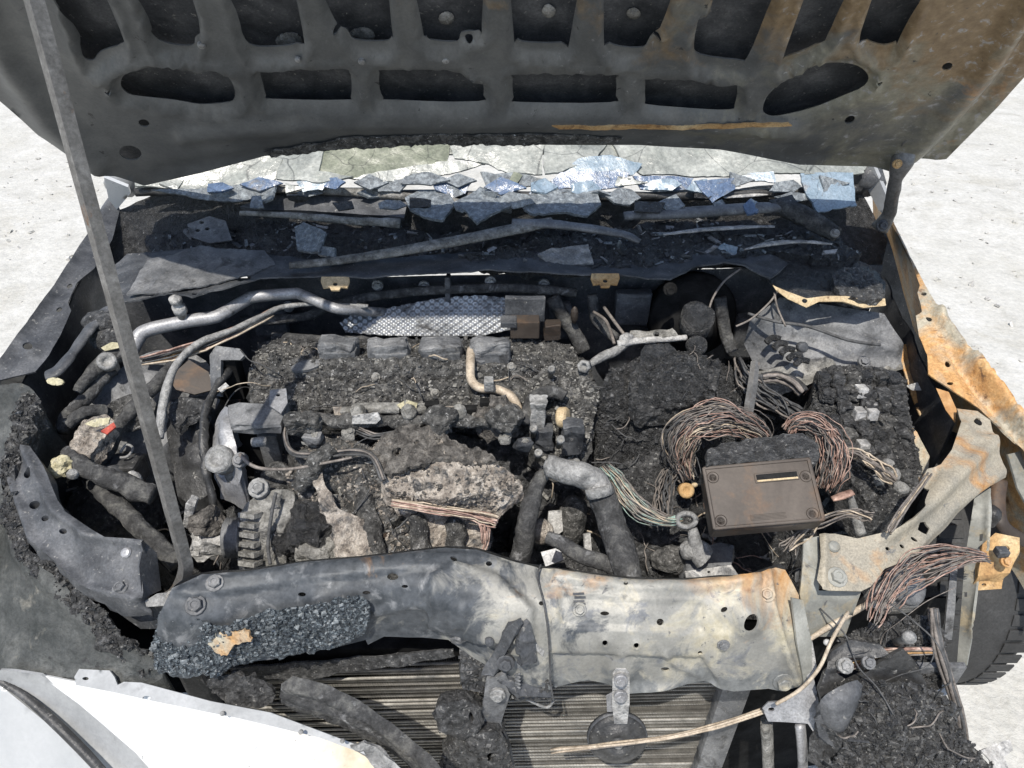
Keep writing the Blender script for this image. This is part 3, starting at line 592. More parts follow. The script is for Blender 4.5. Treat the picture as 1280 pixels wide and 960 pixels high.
relief('pillar_foot', [(130, 222), (160, 234), (163, 242), (146, 262), (136, 250)], [(130, 222, 1.1), (163, 242, 1.05), (146, 262, 1.0)], m_paint, ws, step=4, thick=.008)
# ashed shards fallen on the cowl, each a thing
FS = [([(507, 248), (525, 238), (560, 240), (570, 256), (553, 276), (530, 272), (512, 262)], 1.055, 'ash grey glass piece lying leftmost of three on the cowl'), ([(566, 254), (600, 235), (641, 236), (640, 256), (612, 270), (596, 279), (583, 265)], 1.06, 'ash grey glass piece lying middle of three on the cowl'),
      ([(646, 250), (680, 236), (745, 240), (752, 256), (735, 270), (700, 266), (668, 268), (655, 262)], 1.06, 'wide ash grey glass piece lying rightmost of three on the cowl'), ([(368, 284), (380, 278), (408, 291), (400, 316), (372, 314)], 1.02, 'green grey glass chunk alone on the dark left cowl'),
      ([(398, 308), (420, 311), (419, 323), (399, 320)], 1.01, 'tiny glass chip right below the green grey chunk'), ([(672, 318), (690, 310), (735, 306), (742, 330), (690, 334)], 1.01, 'crinkled silvery film scrap above the right tan bracket'),
      ([(892, 312), (905, 304), (922, 308), (920, 324), (898, 324)], 1.0, 'glass chip painted pale sky blue on the cowl near the brake booster'), ([(330, 236), (345, 232), (340, 250), (318, 255), (312, 246)], 1.06, 'small pale glass splinter at the left end of the windshield')]
for poly, z, lab in FS:
    relief('glass_shard', poly, [(poly[0][0], poly[0][1], z), (poly[2][0], poly[2][1], z + .008), (poly[-2][0], poly[-2][1], z - .012)], m_glasslb if 'blue' in lab else (m_silver if 'film' in lab else m_glassa), None, step=3.5, thick=.006, noise=[(.004, 30, 3, True), (.0015, 120, 2)], flat=True, edge=1.5,
           label=lab, cat='glass shard', group='glass pieces fallen on the cowl')

# ------------------------------------------------------------------ cowl
cowl = thing('cowl_panel', 'black sooted cowl trough and wavy front lip below the windshield', 'cowl', (640, 330, .96))
LIP = [(150, 384), (160, 379), (192, 373), (216, 370), (242, 376), (262, 369), (292, 362), (327, 351), (381, 349), (463, 350), (544, 344), (598, 341), (661, 343), (728, 347), (772, 346), (810, 351), (837, 353), (853, 346), (872, 335), (904, 333), (931, 336), (962, 350)]
TOPE = [(985, 330), (940, 306), (860, 312), (760, 316), (680, 312), (560, 318), (400, 326), (330, 318), (250, 310), (160, 318), (128, 345)]
relief('front_lip', LIP + TOPE, [(160, 379, .985), (292, 362, .995), (463, 350, 1.0), (640, 342, 1.0), (837, 353, 1.0), (931, 336, 1.0), (160, 318, .99), (330, 318, .985), (560, 318, .985), (760, 316, .985), (940, 306, .99)], m_soot, cowl,
       holes=[ell(305, 349, 9, 3.5, 9, -8), ell(244, 370, 3.5, 2.5, 8)], step=5, noise=[(.006, 16, 4), (.002, 60, 3, True)], thick=.003, feats=[('l', LIP, 5, .006), ('l', [(200, 350), (330, 335), (500, 332), (700, 328), (900, 322)], 6, .006)])
relief('rear_wall', [(120, 345), (150, 262), (190, 244), (640, 246), (1075, 240), (1110, 300), (1100, 345), (985, 335), (640, 335), (160, 345)], [(150, 262, 1.0), (190, 244, 1.03), (640, 246, 1.035), (1075, 240, 1.035), (120, 345, .90), (640, 335, .90), (1100, 340, .90), (1110, 300, .95)], m_chard, cowl, step=7, noise=[(.008, 12, 4), (.004, 50, 3, True)], thick=.004)
cr = relief('burnt_debris', [(570, 322), (640, 312), (690, 300), (760, 290), (860, 292), (960, 298), (1040, 300), (1075, 318), (1040, 328), (960, 318), (900, 326), (800, 334), (700, 338), (600, 334)], [(570, 322, .995), (1040, 315, .995), (760, 290, 1.0), (800, 334, .992), (690, 300, .995)], m_chard, cowl, step=3.2, noise=[(.012, 22, 4, True), (.006, 80, 3)], skirt=.02, flat=True, edge=5)
lr = relief('peeling_paint', [(160, 372), (185, 330), (250, 312), (330, 318), (345, 335), (300, 352), (250, 362), (200, 370)], [(160, 372, .99), (185, 330, .995), (330, 318, .99), (250, 362, .995)], m_sootg, cowl, step=4, noise=[(.004, 30, 4, True), (.002, 90, 3)], push=.006, thick=.003, edge=3)
tube('lower_rail', [(300, 266, 1.03), (370, 270, 1.03), (440, 276, 1.03), (500, 279, 1.03)], [3, 4, 5, 6], m_ashg, cowl, rough=.003)
tube('upper_rail', [(340, 236, 1.06), (420, 239, 1.055), (520, 247, 1.05), (640, 262, 1.04)], 5, m_ashg, cowl, rough=.002)
relief('dash_edge', [(300, 258), (345, 240), (510, 248), (505, 272), (400, 264), (330, 262)], [(300, 258, 1.03), (345, 240, 1.045), (510, 248, 1.045), (505, 272, 1.02)], m_soot, cowl, step=6, noise=[(.003, 20, 3)], thick=.01)
for i, q in enumerate([[(830, 293), (880, 287), (930, 284), (968, 283)], [(905, 247), (950, 243), (990, 239)], [(925, 237), (960, 234), (992, 231)], [(930, 312), (960, 305), (1000, 302), (1040, 305)]]):
    tube('pale_strip', [(u, v, 1.025 if i in (0, 3) else 1.05) for u, v in q], [2, 4.5, 4, 2], m_white, cowl, rough=.002, flatten=.5)
relief('speaker_plate', [(234, 280), (262, 270), (282, 276), (290, 300), (262, 304), (238, 296)], [(234, 280, 1.0), (282, 276, 1.01), (262, 304, .98)], m_sootg, cowl, holes=[ell(247, 288, 3, 2, 8), ell(252, 278, 3, 2, 8), ell(259, 286, 3, 2, 8)], step=4, thick=.003)
for u, v, k in ((420, 357, 0), (756, 353, 1)):
    o = relief('lip_bracket', [(u - 17, v - 8), (u + 17, v - 8), (u + 18, v - 2), (u + 15, v + 6), (u + 7, v + 5), (u + 5, v + 9), (u - 5, v + 9), (u - 7, v + 5), (u - 15, v + 6), (u - 18, v - 2)], [(u - 17, v - 8, .998), (u + 17, v - 8, .998), (u, v + 9, .985)], m_tan if not k else m_orange, None, holes=[ell(u, v + 1, 3, 2.5, 8)], step=3, thick=.004, push=.008,
               label=('straw coloured tab bracket under the cowl lip above the aluminium pipe' if not k else 'orange rusted tab bracket under the cowl lip beside the brake booster'), cat='bracket', group='tab brackets under the cowl lip')
wl = thing('wiper_linkage', 'charred wiper linkage beam crossing the cowl diagonally', 'wiper linkage', (640, 300, .99))
tube('beam', [(362, 332, 1.01), (450, 322, 1.015), (560, 303, 1.025), (650, 285, 1.03), (690, 277, 1.035)], [7, 9, 11, 12, 10], m_ashg, wl, flatten=.5, rough=.002)
tube('beam', [(640, 279, 1.036), (700, 281, 1.036), (775, 292, 1.03), (800, 302, 1.02)], [9, 9, 8, 5], m_sootg, wl, flatten=.5, rough=.003)
tube('link', [(780, 270, 1.04), (860, 266, 1.045), (930, 261, 1.05), (975, 259, 1.05)], [8, 11, 11, 10], m_sootg, wl, flatten=.6, rough=.002)
tube('motor_arm', [(972, 258, 1.05), (1000, 268, 1.045), (1025, 282, 1.035), (1046, 293, 1.03)], [9, 12, 11, 9], m_rubber, wl, rough=.004)
bolt((1044, 291, 1.04), 4, m_silver, wl)
frg = relief('fallen_debris', [(180, 300), (330, 268), (480, 285), (640, 300), (700, 290), (900, 275), (1040, 290), (1060, 315), (900, 320), (640, 325), (400, 330), (200, 340)], [(180, 300, .96), (640, 300, .975), (1040, 290, .985), (200, 340, .95), (640, 325, .955), (1060, 315, .96)], m_chard, cowl, step=4, noise=[(.014, 14, 4), (.010, 45, 4, True)], skirt=.02, flat=True, edge=8)
flakes('bent_scraps', [frg, cr], 230, .008, [m_soot, m_sootg, m_chard, m_glassa, m_alu, m_rubber], cowl, long=3.5)
flakes('char_chips', [cr, frg], 1200, .0018, [m_char, m_chard, m_soot, m_glassa], cowl)

# ------------------------------------------------------------------ strut tower cover on the right
st = thing('strut_tower', 'sooted right strut tower with rust edged top plate below the cowl', 'strut tower', (1040, 420, .80))
relief('top_plate', [(949, 336), (972, 362), (1007, 381), (1019, 376), (1051, 376), (1077, 384), (1104, 381), (1108, 352), (1082, 328), (1040, 322), (985, 322)], [(949, 336, .995), (1007, 381, .985), (1104, 381, .97), (985, 322, .985), (1082, 328, .975)], m_chard, st, step=4, noise=[(.006, 30, 4), (.003, 90, 3, True)], thick=.004, flat=True)
relief('rust_edge', [(966, 358), (985, 366), (1007, 374), (1030, 371), (1055, 371), (1080, 376), (1104, 374), (1105, 383), (1077, 386), (1051, 378), (1022, 378), (1007, 385), (985, 375), (970, 364)], [(966, 358, .997), (1007, 374, .993), (1104, 374, .978), (1007, 385, .98), (1077, 386, .97)], m_tan, st, holes=[ell(1005, 377, 3, 2.5, 8)], step=3, thick=.004, push=.006, noise=[(.0015, 50, 2)])
relief('tower_wall', [(938, 400), (975, 372), (1060, 385), (1105, 392), (1128, 430), (1126, 462), (1060, 458), (985, 470), (945, 460), (930, 430)], [(938, 400, .93), (975, 372, .955), (1105, 392, .94), (1126, 462, .86), (985, 470, .84), (930, 430, .87)], m_sootg, st, step=5, noise=[(.004, 18, 3)], thick=.004, feats=[('l', [(945, 395), (1000, 412), (1060, 420), (1120, 440)], 5, .008), ('l', [(960, 460), (1040, 440), (1120, 430)], 10, .006)])
sp = relief('tar_puddle', [(1040, 345), (1062, 335), (1090, 345), (1104, 365), (1098, 376), (1060, 374), (1045, 362)], [(1040, 345, .995), (1104, 365, .985), (1060, 374, .99)], m_char, st, step=3, noise=[(.008, 45, 3, True)], skirt=.02, flat=True, sm=3)
tw = relief('crusted_ledge', [(945, 465), (1000, 452), (1060, 440), (1122, 432), (1128, 462), (1080, 470), (1015, 478), (960, 500), (940, 490)], [(945, 465, .87), (1060, 440, .875), (1128, 462, .86), (1015, 478, .85), (945, 495, .83)], m_ashg, st, step=4, noise=[(.005, 40, 3, True)], thick=.006, edge=3)
for k in range(5): tube('spring_rib', [(958 + k * 9, 428 + k * 7, .905), (966 + k * 9, 422 + k * 7, .912), (976 + k * 9, 424 + k * 7, .912)], 4, m_chard, st, rough=.001)
tube('cable', [(935, 392, .95), (970, 402, .95), (1010, 408, .95), (1060, 425, .94), (1100, 431, .93)], 2, m_wdark, st)
bolt((1003, 434, .91), 7, m_soot, st, (0, -.8, .5), 'plug', 'stud'); bolt((1080, 452, .885), 5, m_sootg, st)

# left strut tower
sl_ = thing('strut_tower', 'grey scorched left strut tower top behind the prop rod', 'strut tower', (180, 500, .72))
relief('top_plate', [(103, 507), (130, 480), (160, 455), (195, 438), (240, 440), (268, 465), (272, 505), (240, 522), (215, 547), (190, 566), (150, 563), (118, 540)], [(103, 507, .84), (160, 455, .885), (240, 440, .88), (272, 505, .82), (190, 566, .77), (118, 540, .80)], m_sootg, sl_, step=4, noise=[(.006, 20, 4), (.002, 90, 3)], skirt=.12, feats=[('s', 185, 495, 36, .02), ('l', [(140, 480), (145, 500), (150, 515)], 3, .004)], sm=2)
relief('crust', [(128, 520), (150, 500), (180, 492), (200, 505), (190, 520), (160, 530), (136, 532)], [(128, 520, .84), (180, 492, .87), (160, 530, .83)], m_ash, sl_, step=3, noise=[(.006, 50, 4, True)], skirt=.02, flat=True, sm=2, push=.01)
relief('brown_panel', [(212, 478), (238, 455), (262, 470), (268, 492), (245, 498), (222, 492)], [(212, 478, .885), (262, 470, .88), (245, 498, .86)], m_brown, sl_, step=4, thick=.004, push=.02)
# ------------------------------------------------------------------ fenders
fl = thing('fender', 'dark left fender edge strip with bolt holes beside the pale ground', 'fender', (60, 420, .90))
relief('flange', [(112, 293), (128, 258), (142, 240), (150, 262), (140, 300), (118, 335), (96, 353), (90, 366), (85, 379), (89, 388), (75, 420), (61, 443), (44, 464), (20, 470), (0, 476), (-40, 520), (-60, 530), (0, 455), (60, 372)],
       [(112, 293, .985), (142, 240, 1.02), (150, 262, 1.0), (60, 372, .955), (96, 353, .955), (0, 455, .925), (44, 464, .92), (-60, 530, .90), (-40, 520, .90)], m_soot, fl, holes=[ell(87, 357, 4, 2.5, 8, -30), ell(74, 387, 4, 2.5, 8, -30), ell(36, 435, 6.5, 4.5, 10)], step=5, thick=.003, noise=[(.003, 20, 3)], feats=[('s', 36, 435, 12, .006), ('l', [(140, 250), (60, 372), (0, 455)], 5, .008)])
# the fender's outer side falls away from its edge towards the wheel
e = np.array([P(142, 238, 1.02), P(112, 292, .985), P(60, 371, .955), P(0, 454, .925), P(-60, 529, .90), P(-130, 640, .86)])
def side(name, e, sgn, mat_, parent, h=.34, bulge=.09):
    e = crom(e, 5); V = []; m = 9
    for p in e:
        for k in range(m):
            t = k / (m - 1); V.append(p + np.array((sgn * bulge * math.sin(t * 1.7), 0, -h * t - .004)))
    F = [[i * m + k, i * m + k + 1, (i + 1) * m + k + 1, (i + 1) * m + k] for i in range(len(e) - 1) for k in range(m - 1)]
    V = np.array(V); q = len(V); V = np.r_[V, V - np.array((sgn * .004, 0, 0))]; F += [[x + q for x in f[::-1]] for f in F]
    return mk(name, V, F, mat_, parent, True)
side('outer_side', e, -1, m_greypaint, fl)
fr = thing('fender', 'orange rusted crumpled right fender edge standing against the pale ground', 'fender', (1200, 450, .88))
FRO = [(1076, 206), (1090, 210), (1118, 280), (1147, 338), (1174, 388), (1212, 432), (1241, 467), (1280, 528), (1330, 600), (1352, 650), (1340, 660), (1300, 590), (1276, 560), (1244, 529), (1223, 510), (1194, 490), (1161, 467), (1159, 443), (1149, 420), (1145, 394), (1152, 391), (1147, 365), (1150, 356), (1138, 325), (1124, 297), (1104, 262)]
relief('flange', FRO, [(1082, 208, 1.06), (1118, 280, 1.0), (1147, 338, .98), (1124, 297, .985), (1152, 391, .955), (1174, 388, .96), (1212, 432, .935), (1161, 467, .915), (1241, 467, .92), (1280, 528, .885), (1223, 510, .89), (1276, 560, .86), (1352, 650, .80)], m_rust, fr,
       holes=[ell(1155, 367, 3.5, 2.5, 8), ell(1161, 399, 4, 2.5, 8, 20), ell(1185, 455, 4, 4, 8), ell(1188, 479, 4, 2, 8)], step=4.5, thick=.003, noise=[(.004, 22, 3)],
       feats=[('l', [(1174, 392), (1200, 440), (1240, 490), (1290, 560)], 7, .024), ('l', [(1190, 440), (1225, 490), (1275, 548)], 5, -.018), ('l', [(1215, 450), (1250, 492), (1300, 570)], 4, .020), ('l', [(1180, 400), (1200, 424), (1230, 462)], 4, -.010), ('l', [(1150, 380), (1165, 440)], 4, .004)])
e = np.array([P(1090, 209, 1.06), P(1118, 279, 1.0), P(1147, 337, .98), P(1174, 387, .96), P(1241, 466, .92), P(1280, 527, .885), P(1330, 599, .84), P(1352, 650, .80)])
side('outer_side', e, 1, m_rust, fr, .30, .07)
apr = thing('inner_fender', 'dark torn inner fender sheet with rust patch right of the melted fuse box', 'inner fender', (1180, 500, .60))
relief('sheet', [(1104, 262), (1124, 297), (1138, 325), (1150, 356), (1145, 394), (1149, 420), (1159, 443), (1161, 470), (1200, 500), (1196, 545), (1180, 580), (1150, 600), (1140, 560), (1128, 470), (1110, 400), (1095, 340), (1090, 290)],
       [(1104, 262, .96), (1150, 356, .90), (1090, 290, .93), (1110, 400, .78), (1161, 470, .80), (1200, 500, .78), (1150, 600, .58), (1128, 470, .68)], m_soot, apr, step=6, thick=.003, noise=[(.006, 15, 3)])
relief('rusty_tongue', [(1120, 432), (1135, 430), (1150, 468), (1160, 500), (1150, 520), (1138, 490)], [(1120, 432, .87), (1150, 468, .84), (1150, 520, .80)], m_rust, apr, step=4, thick=.003, holes=[ell(1147, 506, 3, 3, 8)], noise=[(.003, 30, 2)])
relief('rusty_ledge', [(1135, 530), (1146, 540), (1162, 570), (1160, 592), (1146, 605), (1134, 570)], [(1135, 530, .79), (1162, 570, .77), (1146, 605, .74)], m_rust, apr, step=4, thick=.004, noise=[(.003, 30, 2)])
relief('white_chip', [(1132, 482), (1147, 478), (1152, 488), (1140, 488)], [(1132, 482, .85), (1152, 488, .85), (1140, 488, .845)], m_white, apr, step=3, thick=.002)
relief('twisted_strip', [(1170, 485), (1186, 490), (1196, 512), (1194, 528), (1182, 512)], [(1170, 485, .90), (1196, 512, .89), (1194, 528, .88)], m_support, apr, step=4, thick=.003)

# burnt left front corner, plastic skin
bc = thing('burnt_front_corner', 'melted dark grey left front corner of the bodywork below the fender strip', 'body corner', (60, 720, .55))
b1 = relief('skin', [(-190, 610), (-120, 545), (-60, 500), (0, 482), (28, 480), (44, 490), (52, 508), (40, 532), (26, 552), (14, 575), (10, 605), (20, 652), (40, 692), (72, 716), (104, 746), (150, 790), (196, 822), (206, 846), (170, 856), (100, 846), (50, 846), (0, 838), (-60, 825), (-210, 800)],
            [(0, 482, .93), (44, 490, .92), (14, 575, .87), (10, 605, .86), (40, 692, .81), (104, 746, .78), (206, 846, .70), (50, 846, .69), (-60, 500, .905), (-60, 820, .66), (0, 660, .79), (-190, 610, .84), (-210, 800, .62)], m_burntpaint, bc, step=4, noise=[(.010, 9, 4), (.004, 40, 3, True), (.002, 120, 2)], skirt=.10, sm=2, feats=[('l', [(44, 700), (110, 770), (190, 830)], 16, .012), ('l', [(30, 500), (14, 560), (6, 620), (30, 690)], 9, .010)])
b2 = relief('crusted_edge', [(26, 500), (46, 492), (52, 510), (40, 534), (28, 556), (20, 600), (30, 650), (44, 690), (80, 716), (120, 752), (165, 798), (200, 828), (180, 842), (130, 800), (90, 760), (50, 722), (22, 690), (8, 650), (4, 600), (10, 560)],
            [(26, 500, .935), (40, 534, .905), (20, 600, .873), (44, 690, .825), (120, 752, .79), (200, 828, .72), (8, 650, .845), (90, 760, .775)], m_char, bc, step=3.2, noise=[(.012, 28, 4, True), (.005, 90, 3)], skirt=.04, flat=True, edge=4)
flakes('char_chips', [b2], 900, .0018, [m_char, m_char, m_chard, m_ash], bc)
# white bumper panel
bp_ = thing('bumper_cover', 'glossy white bumper corner panel at the bottom left with tabbed top flange', 'bumper', (240, 930, .45))
relief('white_face', [(50, 843), (140, 860), (200, 872), (300, 893), (400, 918), (458, 938), (486, 966), (500, 1010), (230, 1010), (170, 940), (100, 880)], [(50, 843, .70), (200, 872, .69), (400, 918, .67), (486, 966, .64), (230, 1010, .56), (100, 880, .67), (330, 990, .60)], m_paint, bp_, step=7, thick=.004, noise=[(.003, 5, 2)], feats=[('s', 460, 950, 30, -.012)])
relief('flange', [(96, 846), (102, 836), (140, 838), (146, 846), (150, 856), (158, 852), (180, 853), (266, 876), (340, 890), (452, 932), (458, 942), (400, 921), (300, 897), (200, 877), (140, 864), (98, 856)], [(96, 846, .702), (140, 838, .71), (266, 876, .70), (452, 932, .675), (140, 864, .695), (300, 897, .687)], m_greypaint, bp_, holes=[ell(110, 848, 4, 2, 8), ell(186, 872, 5, 2.5, 8)], step=4, thick=.003, push=.006)
relief('grey_band', [(0, 838), (50, 845), (100, 882), (170, 942), (232, 1012), (180, 1012), (110, 940), (40, 876), (0, 848)], [(0, 838, .71), (50, 845, .705), (170, 942, .62), (232, 1012, .56), (110, 940, .60), (0, 848, .69)], m_greypaint, bp_, step=6, thick=.004, push=-.002, feats=[('l', [(0, 845), (80, 905), (150, 975), (190, 1012)], 6, .006)])
tube('seam_trim', [(-5, 848, .69), (30, 870, .67), (70, 905, .645), (110, 945, .615), (150, 990, .58)], [4, 5, 6, 6, 5], m_plastic, bp_)
relief('lower_face', [(-20, 845), (0, 856), (60, 905), (110, 955), (150, 1012), (-20, 1012)], [(0, 856, .675), (60, 905, .635), (110, 955, .595), (-20, 1012, .50), (150, 1012, .55)], m_silverpaint, bp_, step=8, thick=.004, noise=[(.002, 5, 2)])
relief('lower_skirt', [(-60, 1004), (505, 1004), (560, 1180), (-60, 1180)], [(-60, 1004, .50), (505, 1004, .585), (560, 1180, .28), (-60, 1180, .25)], m_paint, bp_, step=14, thick=.004)
for u, v in ((278, 892), (376, 915), (428, 926)): bolt((u, v, .70), 3, m_silver, bp_, name='clip', kind='stud')

# left headlamp support arm
la = thing('headlamp_support_arm', 'curved dark grey steel arm with a row of holes at the left', 'support arm', (100, 690, .74))
arm_l = relief('arm', [(11, 571), (16, 561), (38, 558), (54, 582), (73, 626), (83, 640), (114, 661), (136, 673), (182, 676), (176, 707), (180, 748), (163, 750), (130, 745), (103, 730), (65, 694), (35, 670), (22, 635), (12, 598)],
       [(16, 561, .885), (54, 582, .885), (83, 640, .875), (182, 676, .865), (180, 748, .83), (103, 730, .825), (35, 670, .845), (12, 598, .87)], m_soot, la, holes=[ell(36, 592, 7, 5, 9, -35), ell(43, 631, 7, 5, 9, -15), ell(57, 648, 5, 3.5, 9, -15), ell(79, 664, 5, 3.5, 9)], step=4, skirt=.045,
       feats=[('l', [(30, 560), (48, 600), (70, 640), (110, 668), (180, 680)], 6, .010), ('l', [(14, 600), (40, 672), (105, 733), (176, 749)], 5, .008), ('s', 108, 676, 13, .006), ('s', 38, 610, 10, .006)], noise=[(.002, 30, 3)])
relief('end_cap', [(182, 676), (198, 690), (204, 737), (180, 748), (176, 707)], [(182, 676, .864), (198, 690, .84), (204, 737, .80), (180, 748, .829)], m_soot, la, step=5, thick=.003, push=-.003)
bolt_on(arm_l, 158, 692, 6, m_alu, la, 'stud'); relief('arm_shade_sheet', [(18, 568), (36, 566), (50, 586), (68, 630), (80, 646), (112, 668), (174, 682), (170, 740), (130, 738), (104, 724), (68, 690), (40, 666), (28, 634), (18, 600)], [(18, 568, .865), (50, 586, .862), (80, 646, .85), (174, 682, .838), (170, 740, .81), (104, 724, .80), (40, 666, .82)], m_dark, la, step=8, thick=.003)  # dark sheet added under the arm so its holes read as shaded
bolt_on(arm_l, 150, 735, 6, m_sootg, la)
relief('lower_plate', [(143, 752), (180, 752), (206, 752), (198, 786), (176, 786), (150, 768)], [(143, 752, .78), (206, 752, .80), (198, 786, .74), (150, 768, .75)], m_soot, la, step=5, thick=.003)

# ------------------------------------------------------------------ radiator support beam
rs = thing('radiator_support', 'scorched radiator support beam, cream and rusty on the right, across the front', 'radiator support', (640, 800, .60))
RSO = [(197, 790), (198, 772), (215, 735), (252, 718), (305, 714), (379, 703), (450, 697), (527, 688), (557, 685), (596, 687), (640, 701), (675, 709), (727, 716), (786, 723), (856, 725), (902, 721), (932, 721), (970, 709), (982, 712), (999, 744), (1000, 800), (1004, 858),
       (978, 865), (961, 862), (917, 865), (882, 858), (815, 865), (786, 867), (762, 862), (736, 857), (695, 865), (640, 850), (590, 820), (560, 800), (527, 796), (480, 795), (460, 806), (457, 800), (427, 808), (398, 811), (369, 818), (340, 824), (294, 829), (266, 852), (260, 836), (200, 836)]
RSC = [(198, 772, .815), (252, 718, .845), (379, 703, .845), (527, 688, .85), (596, 687, .85), (675, 709, .84), (786, 723, .835), (902, 721, .835), (982, 712, .835), (240, 775, .82), (400, 748, .835), (530, 738, .845), (680, 750, .83), (800, 755, .83), (930, 750, .83),
       (200, 836, .72), (340, 824, .72), (480, 795, .745), (560, 800, .745), (640, 850, .70), (762, 862, .69), (882, 858, .69), (1004, 858, .70), (800, 812, .775), (620, 780, .80)]
beam = relief('beam', RSO, RSC, m_support, rs, step=4.2, thick=.003, noise=[(.003, 9, 3), (.0012, 30, 3)], jit=.2,
       holes=[ell(756, 767, 5.5, 3, 8), ell(827, 779, 4.6, 4.6, 10), ell(756, 802, 4, 4, 9), ell(795, 805, 4, 4, 9), ell(905, 762, 4.5, 3, 8, -30), ell(936, 776, 8, 11, 12, 25), ell(875, 816, 3, 2.5, 8), ell(834, 843, 5.5, 2.8, 8), ell(677, 754, 3.5, 3, 8),
              ell(491, 721, 7, 4, 10), ell(506, 733, 4, 2, 8), ell(567, 702, 4.5, 2.5, 8, 20), ell(458, 741, 5, 2.5, 8), ell(378, 743, 5, 2.5, 8), ell(611, 707, 4, 3, 8), ell(782, 733, 3, 2.5, 8)],
       feats=[('l', [(674, 708), (674, 722), (682, 760), (686, 800), (684, 860)], 2, -.006), ('a', [(215, 742), (260, 722), (380, 707), (527, 692), (596, 692), (640, 706), (640, 716), (527, 712), (380, 728), (240, 748)], 2, .007), ('a', [(690, 712), (786, 726), (880, 727), (950, 716), (952, 728), (880, 740), (786, 740), (690, 726)], 2.2, .009), ('a', [(700, 742), (790, 750), (880, 754), (880, 790), (790, 786), (700, 782)], 2.2, -.006),
              ('a', [(536, 720), (570, 708), (620, 718), (668, 760), (664, 800), (600, 800), (536, 780)], 3, .014), ('a', [(562, 752), (586, 750), (586, 778), (562, 780)], 3, .004), ('a', [(690, 818), (880, 824), (900, 860), (690, 866)], 2, -.010), ('s', 775, 842, 20, .012), ('s', 936, 776, 20, .010),
              ('l', [(960, 715), (966, 760), (978, 800), (996, 850)], 4, .010), ('l', [(830, 815), (850, 838), (880, 850)], 4, .006), ('s', 905, 800, 12, .006), ('l', [(470, 765), (520, 755), (536, 760)], 4, .006), ('s', 756, 802, 8, .004), ('s', 795, 805, 8, .004), ('s', 711, 800, 8, .004)])
# rolled lower face so that the beam has depth
up_ = [c for c in RSO[1:20]]; sf_ = ctrl_surf(RSC); ue = crom(sf_(np.array(up_)), 3); dn = [ue + np.array((0, .006 + .01 * k, -.003 - .028 * k)) for k in (0, .3, 1, 2.2)]; n_ = len(ue)
mk('rear_flange', np.concatenate(dn), [[k * n_ + i, k * n_ + i + 1, (k + 1) * n_ + i + 1, (k + 1) * n_ + i] for k in range(3) for i in range(n_ - 1)], m_sootg, rs)
bl1 = relief('blistered_paint', [(200, 832), (199, 785), (212, 758), (240, 765), (262, 772), (278, 778), (300, 770), (340, 758), (400, 748), (456, 741), (458, 770), (440, 790), (400, 802), (340, 812), (296, 820), (268, 836), (262, 834)], [(200, 832, .735), (212, 758, .82), (300, 770, .822), (400, 748, .838), (456, 741, .842), (458, 770, .80), (400, 802, .755), (296, 820, .735), (262, 834, .73)], m_crystal, rs, step=2.6, noise=[(.004, 60, 3), (.0035, 160, 2, True)], push=.007, skirt=.012, flat=True, edge=5, sm=2,
             label='blue grey blistered paint crust')
relief('burnt_patch', [(266, 800), (280, 782), (300, 784), (320, 780), (318, 796), (300, 806), (280, 814)], [(266, 800, .772), (300, 784, .80), (318, 796, .79), (280, 814, .755)], m_rust, rs, step=2.6, thick=.004, push=.011, edge=9, noise=[(.003, 50, 3)])
relief('end_plate', [(985, 745), (999, 748), (1010, 800), (1012, 862), (1004, 862), (992, 800)], [(985, 745, .83), (999, 748, .82), (1012, 862, .69), (1004, 862, .69), (992, 800, .77)], m_zinc, rs, step=4, thick=.004, push=.008)
for u, v, z, r, m in [(245, 757, .835, 8, m_soot), (268, 728, .85, 7, m_sootg), (573, 796, .775, 7, m_sootg), (962, 744, .842, 6, m_support), (978, 852, .725, 8, m_support), (724, 762, .835, 6, m_support), (905, 806, .79, 5, m_sootg)]:
    bolt_on(beam, u, v, r, m, rs)
for k in range(4):
    p_, n_v = on(beam, 724, 742 + k * 4.5); box('stamped_bar', p_ + n_v * .0006, (.016, .003, .0016), m_soot, rs, axes=basis(n_v), bev=0)
flakes('char_chips', [bl1], 1500, .0014, [m_crystal, m_crystal, m_glassa], rs)
crk = tube('loose_wire', [(676, 706, .85), (672, 722, .848), (680, 755, .84), (686, 800, .80), (688, 850, .73), (692, 876, .69)], 1.2, m_wdark, None, label='thin charred wire hanging over the support beam at its seam', cat='wire')

# ------------------------------------------------------------------ radiator
ra = thing('radiator', 'tan radiator core of stacked horizontal tubes behind the support beam', 'radiator', (0, .70, .05))
x0, x1, yr = -.50, .345, .665
zs = np.arange(.10, .64, .0118)
box('core', ((x0 + x1) / 2, yr + .024, .37), (x1 - x0, .022, .56), m_dark, ra)
tv, tf = tube_geo(np.stack([np.linspace(x0, x1, 40), np.zeros(40), np.zeros(40)], 1), .0025, 6, 0, 1.5)
me = bpy.data.meshes.new('tube'); me.from_pydata(tv.tolist(), [], tf); me.materials.append(m_finl); me.polygons.foreach_set('use_smooth', np.ones(len(tf), bool))
fv = []; ff = []; nfin = 300
for i in range(nfin):
    x = x0 + (x1 - x0) * i / nfin; s = (x1 - x0) / nfin; o = len(fv); fv += [(x, .006, -.0045), (x + s, .006, .0045), (x, -.006, -.0045), (x + s, -.006, .0045), (x + 2 * s, .006, -.0045), (x + 2 * s, -.006, -.0045)]
    ff += [(o, o + 1, o + 3, o + 2)]
mf = bpy.data.meshes.new('fin_row'); mf.from_pydata(fv, [], ff); mf.materials.append(m_fin)
